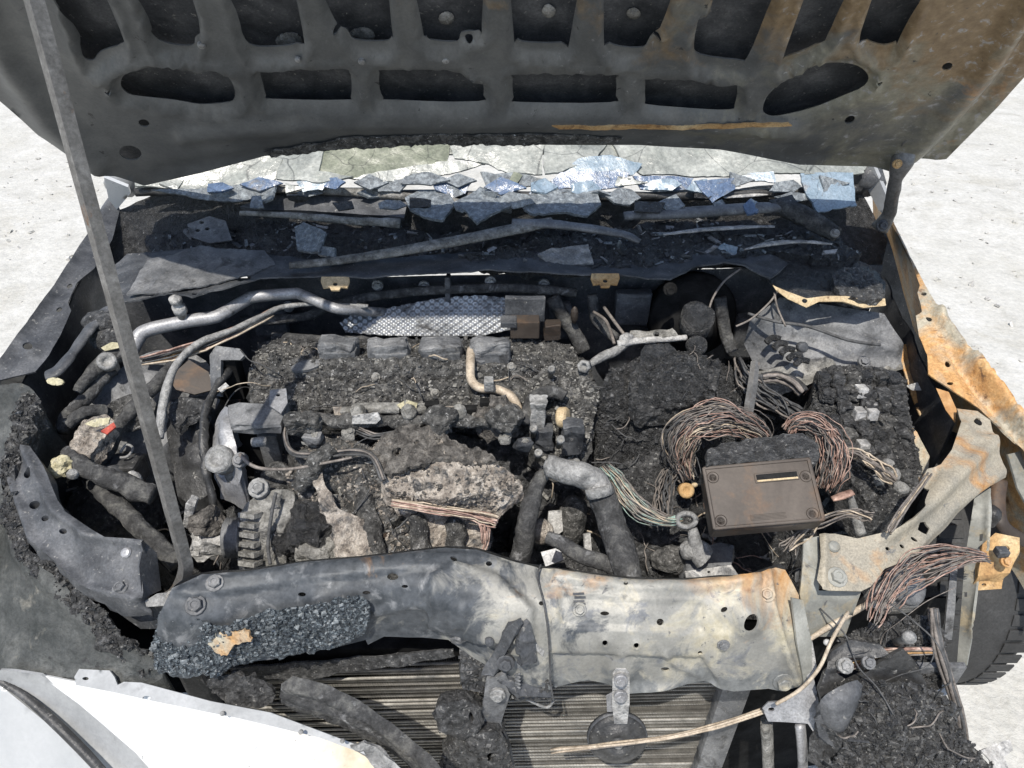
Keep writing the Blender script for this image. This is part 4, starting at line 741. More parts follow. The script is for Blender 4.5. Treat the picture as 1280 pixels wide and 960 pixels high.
for i, z in enumerate(zs):
    for nm, d, dz, dy in (('cooling_tube', me, 0, 0), ('fin_row', mf, .0059, .003)):
        o = bpy.data.objects.new(nm, d); COL.objects.link(o); o.parent = ra
        o.location = Vector((0, yr + dy + random.uniform(-.001, .001), z + dz)) - Vector(WL[ra.name]); o.rotation_euler = (0, R(-2.4 + random.uniform(-.25, .25)), R(random.uniform(-.3, .3))); WL[o.name] = WL[ra.name]
box('side_tank', (x1 + .025, yr + .0, .36), (.05, .045, .56), m_sootg, ra, bev=.008)
box('side_tank', (x0 - .02, yr + .0, .36), (.04, .045, .56), m_soot, ra, bev=.008)
relief('beam_shadow_flap', [(285, 836), (340, 832), (420, 826), (500, 818), (566, 812), (568, 822), (500, 832), (420, 842), (380, 852), (350, 848), (300, 850)], [(285, 836, None, .645), (566, 812, None, .645), (568, 822, None, .64), (380, 852, None, .64)], m_char, ra, step=3.5, thick=.004, noise=[(.003, 40, 3)], edge=3, flat=True)  # dark band standing in for the beam's cast shadow on the radiator
mesh_d = relief('debris', [(262, 846), (300, 842), (330, 850), (345, 868), (330, 884), (290, 880), (268, 866)], [(262, 846, .70), (330, 850, .69), (330, 884, .66), (268, 866, .68)], m_char, ra, step=3, thick=.01, noise=[(.012, 40, 3, True)], flat=True, sm=2)
# charred grille trim strip
relief('grille_trim', [(349, 872), (352, 854), (366, 845), (410, 856), (450, 876), (500, 912), (540, 945), (562, 975), (540, 980), (510, 950), (460, 916), (420, 898), (380, 886)], [(349, 872, .70), (366, 845, .73), (450, 876, .70), (562, 975, .62), (510, 950, .62), (400, 892, .68)], m_rubber, None, step=4, skirt=.018, dome=(.004, 8), noise=[(.002, 30, 3), (.001, 90, 2)], feats=[('l', [(356, 856), (410, 872), (470, 906), (545, 965)], 3, .006), ('l', [(352, 866), (400, 878), (450, 900), (520, 950)], 2.5, -.004)],
       label='charred black grille trim strip lying across the radiator corner', cat='trim strip')
sv = thing('crumpled_panel_edge', 'crumpled silver edge scrap between white bumper and black trim strip', 'metal scrap', (470, 945, .60))
relief('scrap', [(440, 932), (456, 926), (480, 940), (505, 962), (520, 985), (480, 985), (465, 955)], [(440, 932, .68), (480, 940, .675), (520, 985, .64), (465, 955, .66)], m_silver, sv, step=3.5, thick=.006, noise=[(.008, 35, 3, True)])

# ------------------------------------------------------------------ latch and its melted neighbours
lt = thing('hood_latch', 'black melted hood latch mechanism hanging below the beam centre', 'latch', (630, 850, .62))
L1 = relief('housing', [(574, 800), (590, 786), (630, 776), (660, 780), (676, 800), (682, 830), (690, 868), (650, 874), (600, 862), (578, 858), (576, 830)], [(574, 800, None, .635), (630, 776, None, .645), (682, 830, None, .60), (690, 868, None, .59), (600, 862, None, .60), (576, 830, None, .615)], m_plastic, lt, step=3, skirt=.05, sdir=(0, 1, -.2), noise=[(.010, 25, 3), (.004, 90, 3, True)], flat=True, sm=2)
for q, y_ in (([(604, 842), (606, 832), (624, 806), (636, 782), (646, 776), (648, 784), (634, 812), (616, 846)], .592), ([(648, 800), (656, 784), (663, 778), (668, 800), (672, 828), (652, 834)], .588), ([(622, 850), (640, 838), (668, 842), (688, 860), (690, 872), (650, 870)], .585)):
    relief('lever', q, [(q[0][0], q[0][1], None, y_), (q[3][0], q[3][1], None, y_ + .008), (q[-2][0], q[-2][1], None, y_ - .004)], m_soot, lt, step=3, thick=.009, noise=[(.004, 40, 3), (.002, 110, 2)], feats=[('l', [q[0], q[3]], 3, .004)])
relief('tongue', [(636, 776), (646, 770), (664, 790), (682, 812), (678, 820), (662, 806)], [(636, 776, None, .615), (682, 812, None, .60), (662, 806, None, .60)], m_silver, lt, step=3, thick=.005, noise=[(.003, 60, 2)])
bolt((573, 796, None, .63), 8, m_sootg, lt, (0, -.9, .4)); bolt((632, 829, None, .585), 8, m_soot, lt, (0, -.9, .4)); bolt((612, 802, None, .60), 6, m_soot, lt, (0, -.9, .4), kind='stud')
tube('spring', [(644, 842 + k * 2.2, None, .585) if k % 2 else (650, 842 + k * 2.2, None, .58) for k in range(12)], 1.5, m_sootg, lt, res=3)
relief('stay', [(608, 850), (632, 842), (640, 860), (634, 880), (626, 905), (640, 940), (646, 975), (612, 975), (604, 930), (602, 890)], [(608, 850, None, .585), (640, 860, None, .585), (646, 975, None, .57), (604, 930, None, .575)], m_sootg, lt, step=4, thick=.006, noise=[(.003, 30, 3)])
bolt((622, 869, None, .578), 7, m_silver, lt, (0, -.95, .2))
K1 = relief('catch_arm', [(541, 890), (552, 876), (580, 870), (600, 882), (606, 900), (596, 914), (570, 922), (550, 912)], [(541, 890, None, .57), (580, 870, None, .58), (606, 900, None, .57), (570, 922, None, .56)], m_char, lt, holes=[ell(589, 890, 3, 4.5, 8, -20)], step=2.6, skirt=.04, sdir=(0, .8, -.6), dome=(.006, 6), noise=[(.008, 40, 3, True), (.003, 110, 2)], flat=True, edge=5)
K2 = relief('melted_base', [(548, 970), (560, 930), (590, 918), (620, 914), (636, 940), (640, 1000), (548, 1000)], [(548, 970, None, .565), (590, 918, None, .56), (636, 940, None, .555), (600, 1000, None, .54)], m_char, lt, holes=[ell(613, 938, 4, 6, 8)], step=3, skirt=.05, sdir=(0, .8, -.6), dome=(.012, 12), noise=[(.006, 50, 3)], flat=True, sm=2)
tube('rod', [(655, 872, None, .60), (682, 884, None, .60), (692, 876, None, .60)], 1.8, m_silver, lt)
flakes('char_chips', [L1, K2], 700, .0016, [m_char, m_plastic, m_ash], lt)
# horn
hn_ = thing('horn', 'round black horn disc on a pale bolted strap in front of the radiator', 'horn', (776, 930, None, .60))
relief('strap', [(766, 842), (770, 836), (782, 836), (787, 842), (787, 880), (784, 905), (768, 905), (765, 880)], [(766, 842, None, .585), (787, 842, None, .585), (787, 880, None, .575), (776, 905, None, .575)], m_white, hn_, step=3, thick=.004)
relief('strap_ear', [(758, 872), (766, 868), (768, 890), (759, 890)], [(758, 872, None, .58), (768, 890, None, .58), (759, 890, None, .58)], m_alu, hn_, step=3, thick=.004)
for v in (851, 871): bolt((776, v, None, .573), 6, m_alu, hn_, (0, -.95, .3))
s_ = scale_at((772, 925, None, .57)); hc = P(772, 925, None, .57); hx = np.array((0, -.93, .36))
lathe('disc', hc, hx, [(a * s_, b * s_) for a, b in [(24, -22), (35, -10), (36, -4), (36, 0), (30, 3), (22, 4), (20, 8), (12, 9), (11, 6), (7, 6), (6, 9), (1, 9)]], m_plastic, hn_, n=36)
lathe('rim', hc - hx * .003, hx, [(a * s_, b * s_) for a, b in [(34, -5), (38, -5), (38, 0), (35, 1)]], m_soot, hn_, n=36)
bolt(tuple(hc + hx * 9 * s_), 4 * s_, m_silver, hn_, hx, world=True)
# ------------------------------------------------------------------ engine
en = thing('engine', 'ash covered engine block filling the middle of the bay', 'engine', (480, 640, .45))
EB = relief('block', [(312, 470), (325, 432), (360, 425), (500, 428), (640, 425), (720, 430), (740, 470), (745, 540), (735, 600), (760, 660), (800, 735), (640, 735), (560, 720), (290, 730), (284, 640), (320, 600), (318, 520)],
            [(325, 432, .86), (640, 425, .86), (720, 430, .83), (330, 510, .84), (560, 510, .85), (735, 520, .80), (345, 560, .80), (650, 560, .79), (300, 620, .72), (500, 620, .76), (650, 630, .70), (740, 620, .68), (290, 725, .60), (500, 720, .68), (700, 730, .60), (790, 730, .60)], m_char, en, holes=[[(614, 634), (648, 622), (664, 648), (648, 690), (614, 692)], ell(408, 612, 15, 8, 10, 8), ell(502, 652, 15, 6, 10, -28), [(376, 534), (500, 532), (640, 532), (640, 546), (600, 550), (560, 541), (500, 535), (420, 543), (380, 548)], [(296, 590), (318, 585), (316, 606), (298, 636), (290, 630)]], hsm=False, step=3.4, noise=[(.016, 14, 5), (.008, 45, 4, True), (.003, 140, 2)], skirt=.15, flat=True, edge=4)
VC = relief('valve_cover', [(312, 478), (318, 446), (330, 432), (400, 430), (480, 434), (560, 436), (650, 424), (712, 430), (724, 452), (712, 478), (690, 500), (640, 506), (560, 512), (470, 513), (400, 512), (345, 518), (318, 505)],
            [(330, 432, .895), (480, 434, .90), (650, 424, .89), (712, 435, .875), (318, 478, .885), (480, 475, .90), (650, 470, .89), (345, 514, .875), (470, 510, .88), (560, 508, .88), (690, 498, .865)], m_ash, en, step=2.6, noise=[(.006, 14, 4), (.006, 50, 4, True), (.003, 150, 2)], skirt=.05, flat=True, edge=3,
            feats=[('a', [(335, 452), (480, 450), (640, 446), (690, 452), (690, 464), (560, 470), (335, 474)], 2.5, .012), ('a', [(340, 482), (560, 480), (600, 478), (600, 486), (470, 496), (340, 498)], 2, .010), ('l', [(400, 448), (400, 510)], 2, -.008), ('l', [(500, 448), (503, 508)], 2, -.008), ('l', [(585, 448), (590, 505)], 2, -.008), ('l', [(320, 478), (480, 476), (690, 470)], 2.5, -.010), ('l', [(340, 495), (480, 490), (600, 488)], 4, -.008), ('l', [(345, 462), (480, 458), (580, 460)], 6, .008), ('l', [(520, 470), (560, 476), (585, 474)], 3, -.008), ('s', 346, 458, 9, .01)], label='ash crusted valve cover')
flakes('ash_chips', [VC], 4500, .0014, [m_ash, m_ash, m_ashg, m_char], en)
flakes('char_chips', [EB], 4500, .0016, [m_char, m_ash, m_char], en)
# ignition coils
for k, (u, v) in enumerate([(422, 436), (486, 438), (552, 438), (612, 437)]):
    c = pbox('ignition_coil', (u, v, .925), (50, 26, 26), m_sootg, en, bev=.008, noise=.009, nf=45, cuts=4, rot=(random.uniform(-6, 4), random.uniform(-4, 4), random.uniform(-5, 5)))
    s = scale_at((u, v, .925))
    box('connector', P(u + 4, v + 8, .918), (40 * s, 14 * s, 18 * s), m_sootg, c, bev=.003, noise=.002, cuts=2)
    for q in range(3): tube('lead', [(u - 14 + q * 14, v + 6, .925), (u - 8 + q * 14, v + 12, .915), (u - 2 + q * 14, v + 11, .915)], 2.2, m_soot, c)
relief('oval_patch', ell(384, 462, 20, 6, 14, -12), [(364, 466, .898), (404, 458, .898), (384, 470, .895)], m_sootg, en, step=3, thick=.006, push=.012, noise=[(.002, 50, 2)])
lathe('cap', P(316, 472, .875), (-.9, -.3, .3), [(.001, -.02), (.014, -.02), (.014, .004), (.010, .008), (.001, .008)], m_ashg, en)
# front face between the cover and the manifold: ledge, windows, rail
relief('ledge', [(418, 514), (470, 514), (560, 512), (640, 520), (640, 530), (560, 524), (470, 524), (420, 524)], [(418, 514, None, .995), (640, 520, None, .995), (640, 530, None, .98), (420, 524, None, .98)], m_pink, en, step=3, thick=.01, noise=[(.005, 40, 3, True)], flat=True, push=.012)
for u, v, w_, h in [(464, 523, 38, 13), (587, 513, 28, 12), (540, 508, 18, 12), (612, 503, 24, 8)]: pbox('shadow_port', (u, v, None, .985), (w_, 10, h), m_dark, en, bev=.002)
for u, v, w_ in [(436, 516, 20), (470, 512, 60), (520, 512, 26), (560, 520, 20), (605, 520, 30)]: pbox('flange_step', (u, v - 2, None, .98), (w_, 14, 8), m_ashg, en, bev=.003, noise=.004, cuts=2)
relief('yellow_stain', [(496, 506), (508, 500), (522, 504), (520, 512), (502, 512)], [(496, 506, None, .975), (522, 504, None, .975), (502, 512, None, .97)], m_wax, en, step=2.5, thick=.004, noise=[(.004, 60, 2)], flat=True)
rail = tube('fuel_rail', [(372, 526, None, .955), (440, 526, None, .955), (520, 526, None, .955), (600, 526, None, .955), (640, 524, None, .955)], 8, m_ash, en, rough=.012, n=14, rf=45, res=14)
relief('bare_metal', [(440, 520), (472, 516), (476, 524), (470, 530), (440, 530)], [(440, 520, None, .94), (476, 524, None, .94), (440, 530, None, .937)], m_white, en, step=3, thick=.003, noise=[(.002, 50, 2)])
for u, v in [(378, 528), (552, 526), (630, 524)]: lump('fitting', (u, v, None, .945), (18, 12, 13), m_ash, en, 1.0, 38, 4, ridge=True)
# exhaust shield and its torn skirts
SH = relief('exhaust_shield', [(470, 560), (486, 545), (510, 539), (545, 541), (562, 555), (600, 566), (630, 585), (652, 600), (648, 616), (624, 625), (612, 632), (560, 634), (510, 630), (484, 615), (474, 590)], [(470, 560, .88), (510, 539, .895), (562, 555, .885), (652, 600, .855), (612, 632, .82), (510, 630, .82), (474, 590, .86), (560, 590, .875)], m_pink, en, holes=[ell(499, 568, 5, 4.5, 8, -40), ell(522, 558, 2.6, 2.6, 7), ell(474, 562, 3, 4, 7), ell(548, 556, 5, 3, 8, 30), ell(514, 567, 1.6, 1.6, 6)],
            step=2.6, skirt=.03, dome=(.010, 18), noise=[(.006, 24, 4, True), (.004, 80, 3, True), (.002, 160, 2)], flat=True, edge=7, sm=2, feats=[('l', [(490, 610), (540, 618), (610, 610)], 6, .010), ('s', 520, 575, 20, -.008), ('l', [(540, 640), (580, 600), (600, 590)], 5, .006)], label='pinkish flaking exhaust heat shield')
S2 = relief('shield_skirt', [(358, 596), (370, 566), (400, 548), (440, 548), (470, 560), (476, 592), (486, 616), (512, 632), (560, 638), (606, 636), (614, 660), (606, 690), (560, 690), (500, 705), (440, 704), (400, 640), (372, 622)], [(358, 596, .83), (400, 548, .87), (470, 560, .872), (486, 616, .82), (606, 640, .79), (606, 690, .735), (440, 704, .74), (372, 622, .81), (500, 660, .77)], m_ash, en, step=2.8, skirt=.05, holes=[ell(408, 612, 16, 8, 10, 8), ell(502, 652, 15, 6, 10, -28)],
            noise=[(.012, 16, 4), (.006, 50, 4, True), (.002, 150, 2)], flat=True, edge=4, feats=[('l', [(450, 600), (455, 640), (470, 690)], 10, .014), ('l', [(520, 640), (525, 690)], 8, .012), ('l', [(415, 612), (450, 640), (452, 690)], 4, -.008)])
relief('pink_flap', [(392, 600), (404, 592), (410, 612), (424, 640), (446, 648), (470, 668), (466, 696), (420, 698), (414, 660), (402, 640)], [(392, 600, .845), (404, 592, .85), (446, 648, .80), (466, 696, .755), (414, 660, .80)], m_pink, en, step=2.8, thick=.006, noise=[(.008, 30, 4, True), (.003, 90, 3)], edge=4, push=.012)
relief('grey_flap', [(560, 640), (610, 640), (612, 684), (580, 692), (540, 690), (528, 650)], [(560, 640, .80), (610, 640, .795), (612, 684, .745), (540, 690, .75)], m_pink, en, step=3, thick=.006, noise=[(.008, 26, 4), (.004, 90, 3, True)], edge=4, push=.006, flat=True)
flakes('pink_chips', [SH, S2], 2600, .0014, [m_pink, m_pinkd], en)
ST = relief('shield_ash_cap', [(472, 566), (484, 546), (510, 538), (546, 540), (564, 556), (606, 568), (622, 580), (590, 584), (548, 580), (515, 588), (496, 598), (478, 592)], [(470, 560, .884), (510, 539, .899), (562, 555, .889), (622, 580, .876), (548, 580, .889), (478, 592, .865)], m_pinkd, en, holes=[ell(499, 568, 6, 5, 8, -40), ell(522, 558, 3, 3, 7), ell(548, 556, 6, 3.5, 8, 30)], step=2.4, thick=.008, push=.007, noise=[(.007, 30, 4, True), (.004, 90, 3, True)], edge=8, flat=True)
for u, v, r in [(332, 448, 5), (470, 472, 4), (545, 490, 4), (420, 478, 4), (640, 460, 4), (668, 446, 5), (360, 498, 4), (600, 470, 3)]: bolt_on(VC, u, v, r, m_ashg, en)
flakes('bent_scraps', [EB, S2], 110, .008, [m_ashg, m_soot, m_sootg, m_silver, m_brown, m_rubber], en, long=4)
scraps('wire_scraps', [VC, EB, S2], 90, .04, .0011, [m_wgrey, m_wdark, m_wtan, m_wdark], en)
lump('molten_pool', (385, 660, .765), (38, 34, 26), m_chard, en, .9, 26, 5, flat=True, ridge=True)
lump('bolt_boss', (400, 690, .76), (22, 16, 14), m_ashg, en, .9, 40, ridge=True); lump('bolt_boss', (352, 600, .80), (26, 20, 22), m_ash, en, .4, 35)
# oil pipe
tube('oil_pipe', [(589, 437, .925), (588, 456, .925), (589, 474, .915), (600, 485, .91), (622, 487, .905), (640, 497, .895), (650, 518, .87)], 5.5, m_wtan, en, rough=.0015)
pbox('pipe_clip', (611, 480, .925), (12, 12, 16), m_silver, en, noise=.001, cuts=1)
# alternator
al = thing('alternator', 'ash grey alternator with vent slots and ribbed pulley at left of the engine', 'alternator', (330, 690, .62))
A1 = relief('casing', [(302, 640), (318, 622), (345, 612), (368, 616), (364, 640), (352, 670), (348, 706), (300, 712), (300, 680)], [(302, 640, .80), (345, 612, .83), (368, 616, .82), (348, 706, .735), (300, 712, .725), (330, 660, .80)], m_ashg, al, step=3, skirt=.08, noise=[(.004, 30, 3)], feats=[('l', [(356, 618), (344, 655), (342, 706)], 2, -.006)], sm=2)
for k in range(6):
    v = 640 + k * 12
    relief('fin', [(302, v), (322, v + 2), (322, v + 8), (302, v + 6)], [(302, v, .812 - k * .013), (322, v + 2, .822 - k * .013), (322, v + 8, .815 - k * .013), (302, v + 6, .806 - k * .013)], m_ashg, al, step=4, thick=.02, push=.008)
px_ = P(292, 672, .765); lathe('pulley', px_, (-1, -.1, .05), [(.010, -.016)] + [(.030 + (.004 if k % 2 else 0), -.014 + k * .0023) for k in range(13)] + [(.012, .016)], m_sootg, al, n=28)
bolt((323, 610, .84), 9, m_silver, al); tube('cable', [(345, 616, .845), (340, 640, .83), (335, 680, .785), (338, 706, .76)], 2.2, m_wdark, al)
# compressor fitting and pale blocks at the left
cf = thing('hose_fitting', 'bleached white aluminium fitting block beside the prop rod foot', 'fitting', (262, 680, .68))
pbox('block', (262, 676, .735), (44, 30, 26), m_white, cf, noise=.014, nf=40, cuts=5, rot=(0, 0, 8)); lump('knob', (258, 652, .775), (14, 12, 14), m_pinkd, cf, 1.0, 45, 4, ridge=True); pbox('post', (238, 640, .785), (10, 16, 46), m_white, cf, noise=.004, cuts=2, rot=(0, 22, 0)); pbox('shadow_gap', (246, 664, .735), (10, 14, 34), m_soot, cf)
# engine mount bracket
mb = thing('engine_mount', 'grey cast engine mount bracket with a folded steel plate on top', 'engine mount', (320, 600, .70))
relief('top_plate', [(285, 507), (298, 503), (330, 505), (338, 490), (358, 488), (360, 505), (350, 530), (320, 532), (288, 530)], [(285, 507, .905), (338, 490, .915), (358, 488, .915), (350, 530, .905), (288, 530, .90)], m_sootg, mb, flat=True, holes=[ell(348, 495, 3, 2, 8)], step=6, skirt=.02, noise=[(.001, 30, 2)])
relief('bright_tab', [(338, 489), (358, 487), (360, 505), (352, 518), (337, 508)], [(338, 489, .922), (358, 487, .922), (360, 505, .918), (337, 508, .915)], m_alu, mb, holes=[ell(348, 495, 3, 2, 8)], step=4, thick=.004, push=.003)
box('post', P(345, 575, None, .985) , (.035, .03, .17), m_sootg, mb, rot=(8, 4, 0), noise=.003, cuts=3)
MC = relief('casting', [(264, 560), (268, 530), (282, 508), (292, 520), (296, 555), (302, 590), (296, 608), (282, 600), (268, 590)], [(264, 560, .84), (282, 508, .885), (296, 555, .875), (296, 608, .82), (268, 590, .82)], m_alu, mb, step=3.2, skirt=.06, noise=[(.008, 30, 3)], feats=[('l', [(284, 530), (288, 580)], 8, .014)], sm=2)
bolt((300, 575, .865), 7, m_sootg, mb); lathe('bushing', P(274, 574, .865), (-.2, -.6, .8), [(.001, -.02), (.024, -.02), (.024, .006), (.015, .008), (.013, .002), (.001, .002)], m_silver, mb)
tube('stud', [(282, 575, .86), (288, 590, .83), (293, 606, .80)], [8, 9, 7], m_ashg, mb); tube('stud', [(316, 553, .87), (326, 552, .872), (332, 552, .87)], [6, 7, 6], m_silver, mb)
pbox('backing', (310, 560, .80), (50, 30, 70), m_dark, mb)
# timing cover panel
tc = thing('timing_cover', 'smooth black timing side cover left of the engine mount', 'cover', (245, 580, .62))
relief('face', [(208, 506), (225, 496), (262, 495), (276, 500), (262, 530), (256, 560), (262, 592), (268, 612), (240, 632), (222, 620), (216, 580), (208, 545)], [(208, 506, .83), (262, 495, .86), (262, 530, .83), (268, 612, .745), (240, 632, .72), (208, 545, .79)], m_plastic, tc, step=4, skirt=.08, noise=[(.004, 14, 3), (.001, 60, 2)], feats=[('l', [(212, 556), (235, 556), (250, 545), (254, 510)], 2.5, -.006), ('l', [(214, 561), (240, 560), (256, 546)], 2.5, .005), ('s', 243, 574, 12, .008)])
T1 = relief('crust', [(210, 508), (226, 498), (256, 500), (262, 512), (236, 522), (226, 536), (216, 526)], [(210, 508, .85), (256, 500, .875), (236, 522, .85), (216, 526, .84)], m_char, tc, step=2.8, skirt=.02, noise=[(.009, 45, 4, True)], flat=True, sm=2)
bx_ = thing('sensor_bracket', 'open black steel bracket box standing behind the timing cover', 'bracket', (285, 470, .80))
relief('frame', [(262, 444), (270, 432), (300, 436), (306, 444), (300, 450), (276, 450), (276, 496), (264, 492)], [(262, 444, .93), (300, 436, .94), (306, 444, .935), (276, 496, .87), (264, 492, .87)], m_sootg, bx_, step=3.2, thick=.008, noise=[(.002, 50, 3)])
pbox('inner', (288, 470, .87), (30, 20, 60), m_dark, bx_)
relief('white_speck', [(272, 486), (282, 478), (286, 482), (276, 490)], [(272, 486, .89), (286, 482, .895), (276, 490, .89)], m_white, bx_, step=3, thick=.003)

# ------------------------------------------------------------------ pipes and hoses on the left
ac = thing('coolant_pipe', 'bright bent aluminium pipe with a filler valve under the left cowl lip', 'pipe', (230, 410, .90))
tube('pipe', [(164, 442, .90), (172, 424, .915), (184, 413, .925), (232, 402, .935), (266, 397, .94), (278, 392, .943), (306, 376, .95), (318, 371, .955), (366, 367, .958), (378, 369, .957), (404, 380, .95), (428, 387, .945), (480, 390, .90)], [8, 9, 9, 8.5, 8.5, 8.5, 8, 8, 7.5, 7.5, 7, 7, 6], m_alu, ac, n=12, rough=.0008)
p = P(229, 397, .945); lathe('valve', p, (0, -.15, 1), [(.009, -.01), (.009, .012), (.013, .014), (.013, .03), (.009, .032), (.009, .038), (.012, .040), (.012, .05), (.001, .052)], m_white, ac, n=14)
tube('thin_pipe', [(199, 548, .845), (203, 512, .875), (212, 474, .90), (228, 446, .92), (255, 426, .93), (290, 413, .935), (330, 394, .94), (352, 384, .945), (400, 380, .94), (460, 383, .94)], [6, 6, 6, 5, 5, 4.5, 4, 3.5, 3, 3], m_silver, None, rough=.002, label='thin pale pipe curving from the prop rod up to the firewall', cat='pipe')
hz = 'heat baked hoses at the left of the bay'
for nm, q, r, m, lab in [('hose', [(78, 540, .84), (82, 524, .85), (92, 512, .86), (108, 498, .87), (122, 480, .88), (140, 462, .89)], 8, m_rubber, 'charred hose curving up along the left inner wall'),
                         ('hose', [(84, 532, .86), (100, 518, .87), (116, 514, .87), (132, 514, .86)], 8, m_rubber, 'short fat charred hose end above the insulation heap'),
                         ('hose', [(126, 584, .80), (138, 556, .82), (148, 532, .84), (168, 510, .86), (190, 486, .88), (212, 462, .89), (230, 440, .90)], 9, m_rubber, 'long charred hose passing diagonally behind the prop rod'),
                         ('hose', [(84, 566, .85), (102, 582, .85), (130, 596, .84), (155, 604, .83), (170, 612, .82), (192, 620, .81)], [9, 11, 12, 12, 14, 12], m_rubber, 'thick grey hose with flared end below the insulation heap'),
                         ('hose', [(112, 596, .80), (135, 620, .79), (165, 650, .77), (195, 680, .75), (222, 704, .73)], 11, m_rubber, 'lower fat hose running to the prop rod foot'),
                         ('hose', [(300, 445, .90), (275, 478, .89), (258, 510, .875), (254, 545, .86), (258, 590, .82), (270, 640, .76)], 5, m_plastic, 'slim black hose running down beside the timing cover')]:
    tube(nm, q, r, m, None, rough=.005, n=14, res=10, label=lab, cat='hose', group=hz)
ih = thing('insulation_heap', 'torn pale insulation heap with a red scrap among left hoses', 'insulation', (115, 550, .80))
I1 = relief('heap', [(92, 560), (100, 540), (112, 528), (136, 522), (146, 530), (138, 545), (128, 560), (116, 578), (108, 572)], [(92, 560, .85), (112, 528, .875), (146, 530, .87), (116, 578, .84)], m_pink, ih, step=2.8, skirt=.03, noise=[(.014, 40, 4, True)], flat=True, edge=3, push=.008)
relief('red_scrap', [(126, 538), (142, 528), (145, 534), (134, 543)], [(126, 538, .90), (142, 528, .90), (134, 543, .895)], m_red, ih, step=2.5, thick=.003, noise=[(.004, 60, 2)])
relief('cream_flap', [(106, 530), (120, 523), (138, 522), (136, 530), (118, 534)], [(106, 530, .90), (138, 522, .905), (118, 534, .895)], m_wax, ih, step=2.5, thick=.003, noise=[(.004, 60, 2)])
cl = thing('hose_clamp', 'brassy hose clamp at the end of the thick grey hose', 'clamp', (82, 585, .83))
lump('clamp', (80, 583, .85), (12, 9, 10), m_wax, cl, 1.1, 60, 4, ridge=True); lump('screw', (92, 592, .85), (7, 7, 7), m_silver, cl, .4, 60, 3)
bt = thing('hinge_link', 'charred strap link lying between left fender and strut tower', 'link', (90, 440, .88))
tube('strap', [(58, 470, .92), (74, 462, .925), (92, 440, .935), (112, 412, .945), (132, 390, .955), (146, 382, .955)], [11, 12, 9, 11, 12, 8], m_soot, bt, flatten=.4, rough=.004)
relief('gold_dab', ell(73, 478, 11, 5, 10, 5), [(62, 478, .925), (84, 478, .925), (73, 483, .92)], m_wax, bt, step=3, thick=.004, push=.01); L2 = lump('crust', (128, 400, .945), (26, 20, 10), m_char, bt, .5, 35)
ct = thing('charred_throttle_cable', 'charred coupling with pale stained ring beside the prop rod top left', 'coupling', (145, 450, .88))
tube('sleeve', [(96, 490, .885), (112, 470, .90), (132, 452, .91), (152, 440, .915)], [6, 9, 12, 11], m_rubber, ct, rough=.004); lathe('ring', P(134, 452, .925), (.3, -.6, .7), [(.006, -.01), (.017, -.01), (.017, .006), (.011, .008), (.008, .0)], m_silver, ct)
relief('stain', [(127, 436), (140, 429), (152, 430), (150, 436), (132, 440)], [(127, 436, .935), (152, 430, .935), (132, 440, .93)], m_wax, ct, step=3, thick=.004, push=.006); lump('crust', (140, 425, .92), (24, 14, 12), m_char, ct, .5, 40)
lc = thing('coolant_pump', 'small black pump with wire clip behind the prop rod', 'pump', (165, 600, .70))
pbox('body', (160, 588, .785), (38, 30, 34), m_plastic, lc, bev=.006, noise=.003, cuts=2); tube('clip', [(150, 566, .82), (158, 556, .825), (166, 560, .825), (160, 570, .82), (150, 572, .82)], 1.6, m_silver, lc); lathe('nozzle', P(140, 590, .80), (-1, -.3, .2), [(.012, -.02), (.014, .01), (.010, .012), (.001, .012)], m_soot, lc)
lump('chalky_end', (168, 600, .81), (9, 9, 12), m_white, lc, .4, 60, 3); lump('under_crust', (150, 640, .64), (60, 50, 40), m_char, lc, .4, 20)
LF = relief('left_floor_debris', [(60, 560), (100, 500), (200, 470), (300, 470), (310, 600), (290, 720), (230, 730), (190, 700), (120, 665), (80, 630)], [(60, 560, .70), (200, 470, .72), (300, 470, .74), (290, 720, .58), (120, 665, .62), (200, 600, .64)], m_chard, None, step=5, noise=[(.03, 10, 5), (.010, 40, 4, True)], skirt=.10, flat=True, edge=4, label='dark burnt debris bed under the left hoses', cat='debris', kind='stuff')

flakes('burnt_fragments', [LF], 150, .010, [m_soot, m_sootg, m_silver, m_plastic, m_rubber, m_brown, m_white], None, long=4, label='burnt metal and plastic fragments heaped under the left hoses', cat='debris')
scraps('wire_scraps', [LF], 60, .07, .0014, [m_wdark, m_wgrey, m_wtan, m_copper], None, label='stray burnt wire ends tangled under the left hoses', cat='wires')
# ------------------------------------------------------------------ firewall fittings
hsx = relief('firewall_heat_shield', [(425, 404), (440, 394), (500, 382), (552, 372), (600, 369), (630, 372), (640, 385), (638, 412), (600, 420), (540, 420), (480, 419), (432, 415)], [(425, 404, None, 1.30), (552, 372, None, 1.33), (640, 385, None, 1.31), (638, 412, None, 1.28), (432, 415, None, 1.28)], mat('dimpled_foil', [(.3, (.20, .21, .22)), (.6, (.40, .41, .42)), (.8, (.55, .55, .55))], 18, .42, .6, bump=.2, patch=[dict(scale=9, lo=.52, hi=.66, cols=[(.3, .03), (.7, .08)], rough=.8)]), None, step=1.6, thick=.002, jit=.15,
             warp=lambda uv: .0032 * np.cos(uv[:, 0] * 2 * math.pi / 12.0) * np.cos(uv[:, 1] * 2 * math.pi / 8.5), label='dimpled silver foil heat shield on the firewall behind the coils', cat='heat shield')
hb = thing('shield_bracket', 'black and brown steel box bracket at the right end of the foil shield', 'bracket', (655, 410, .86))
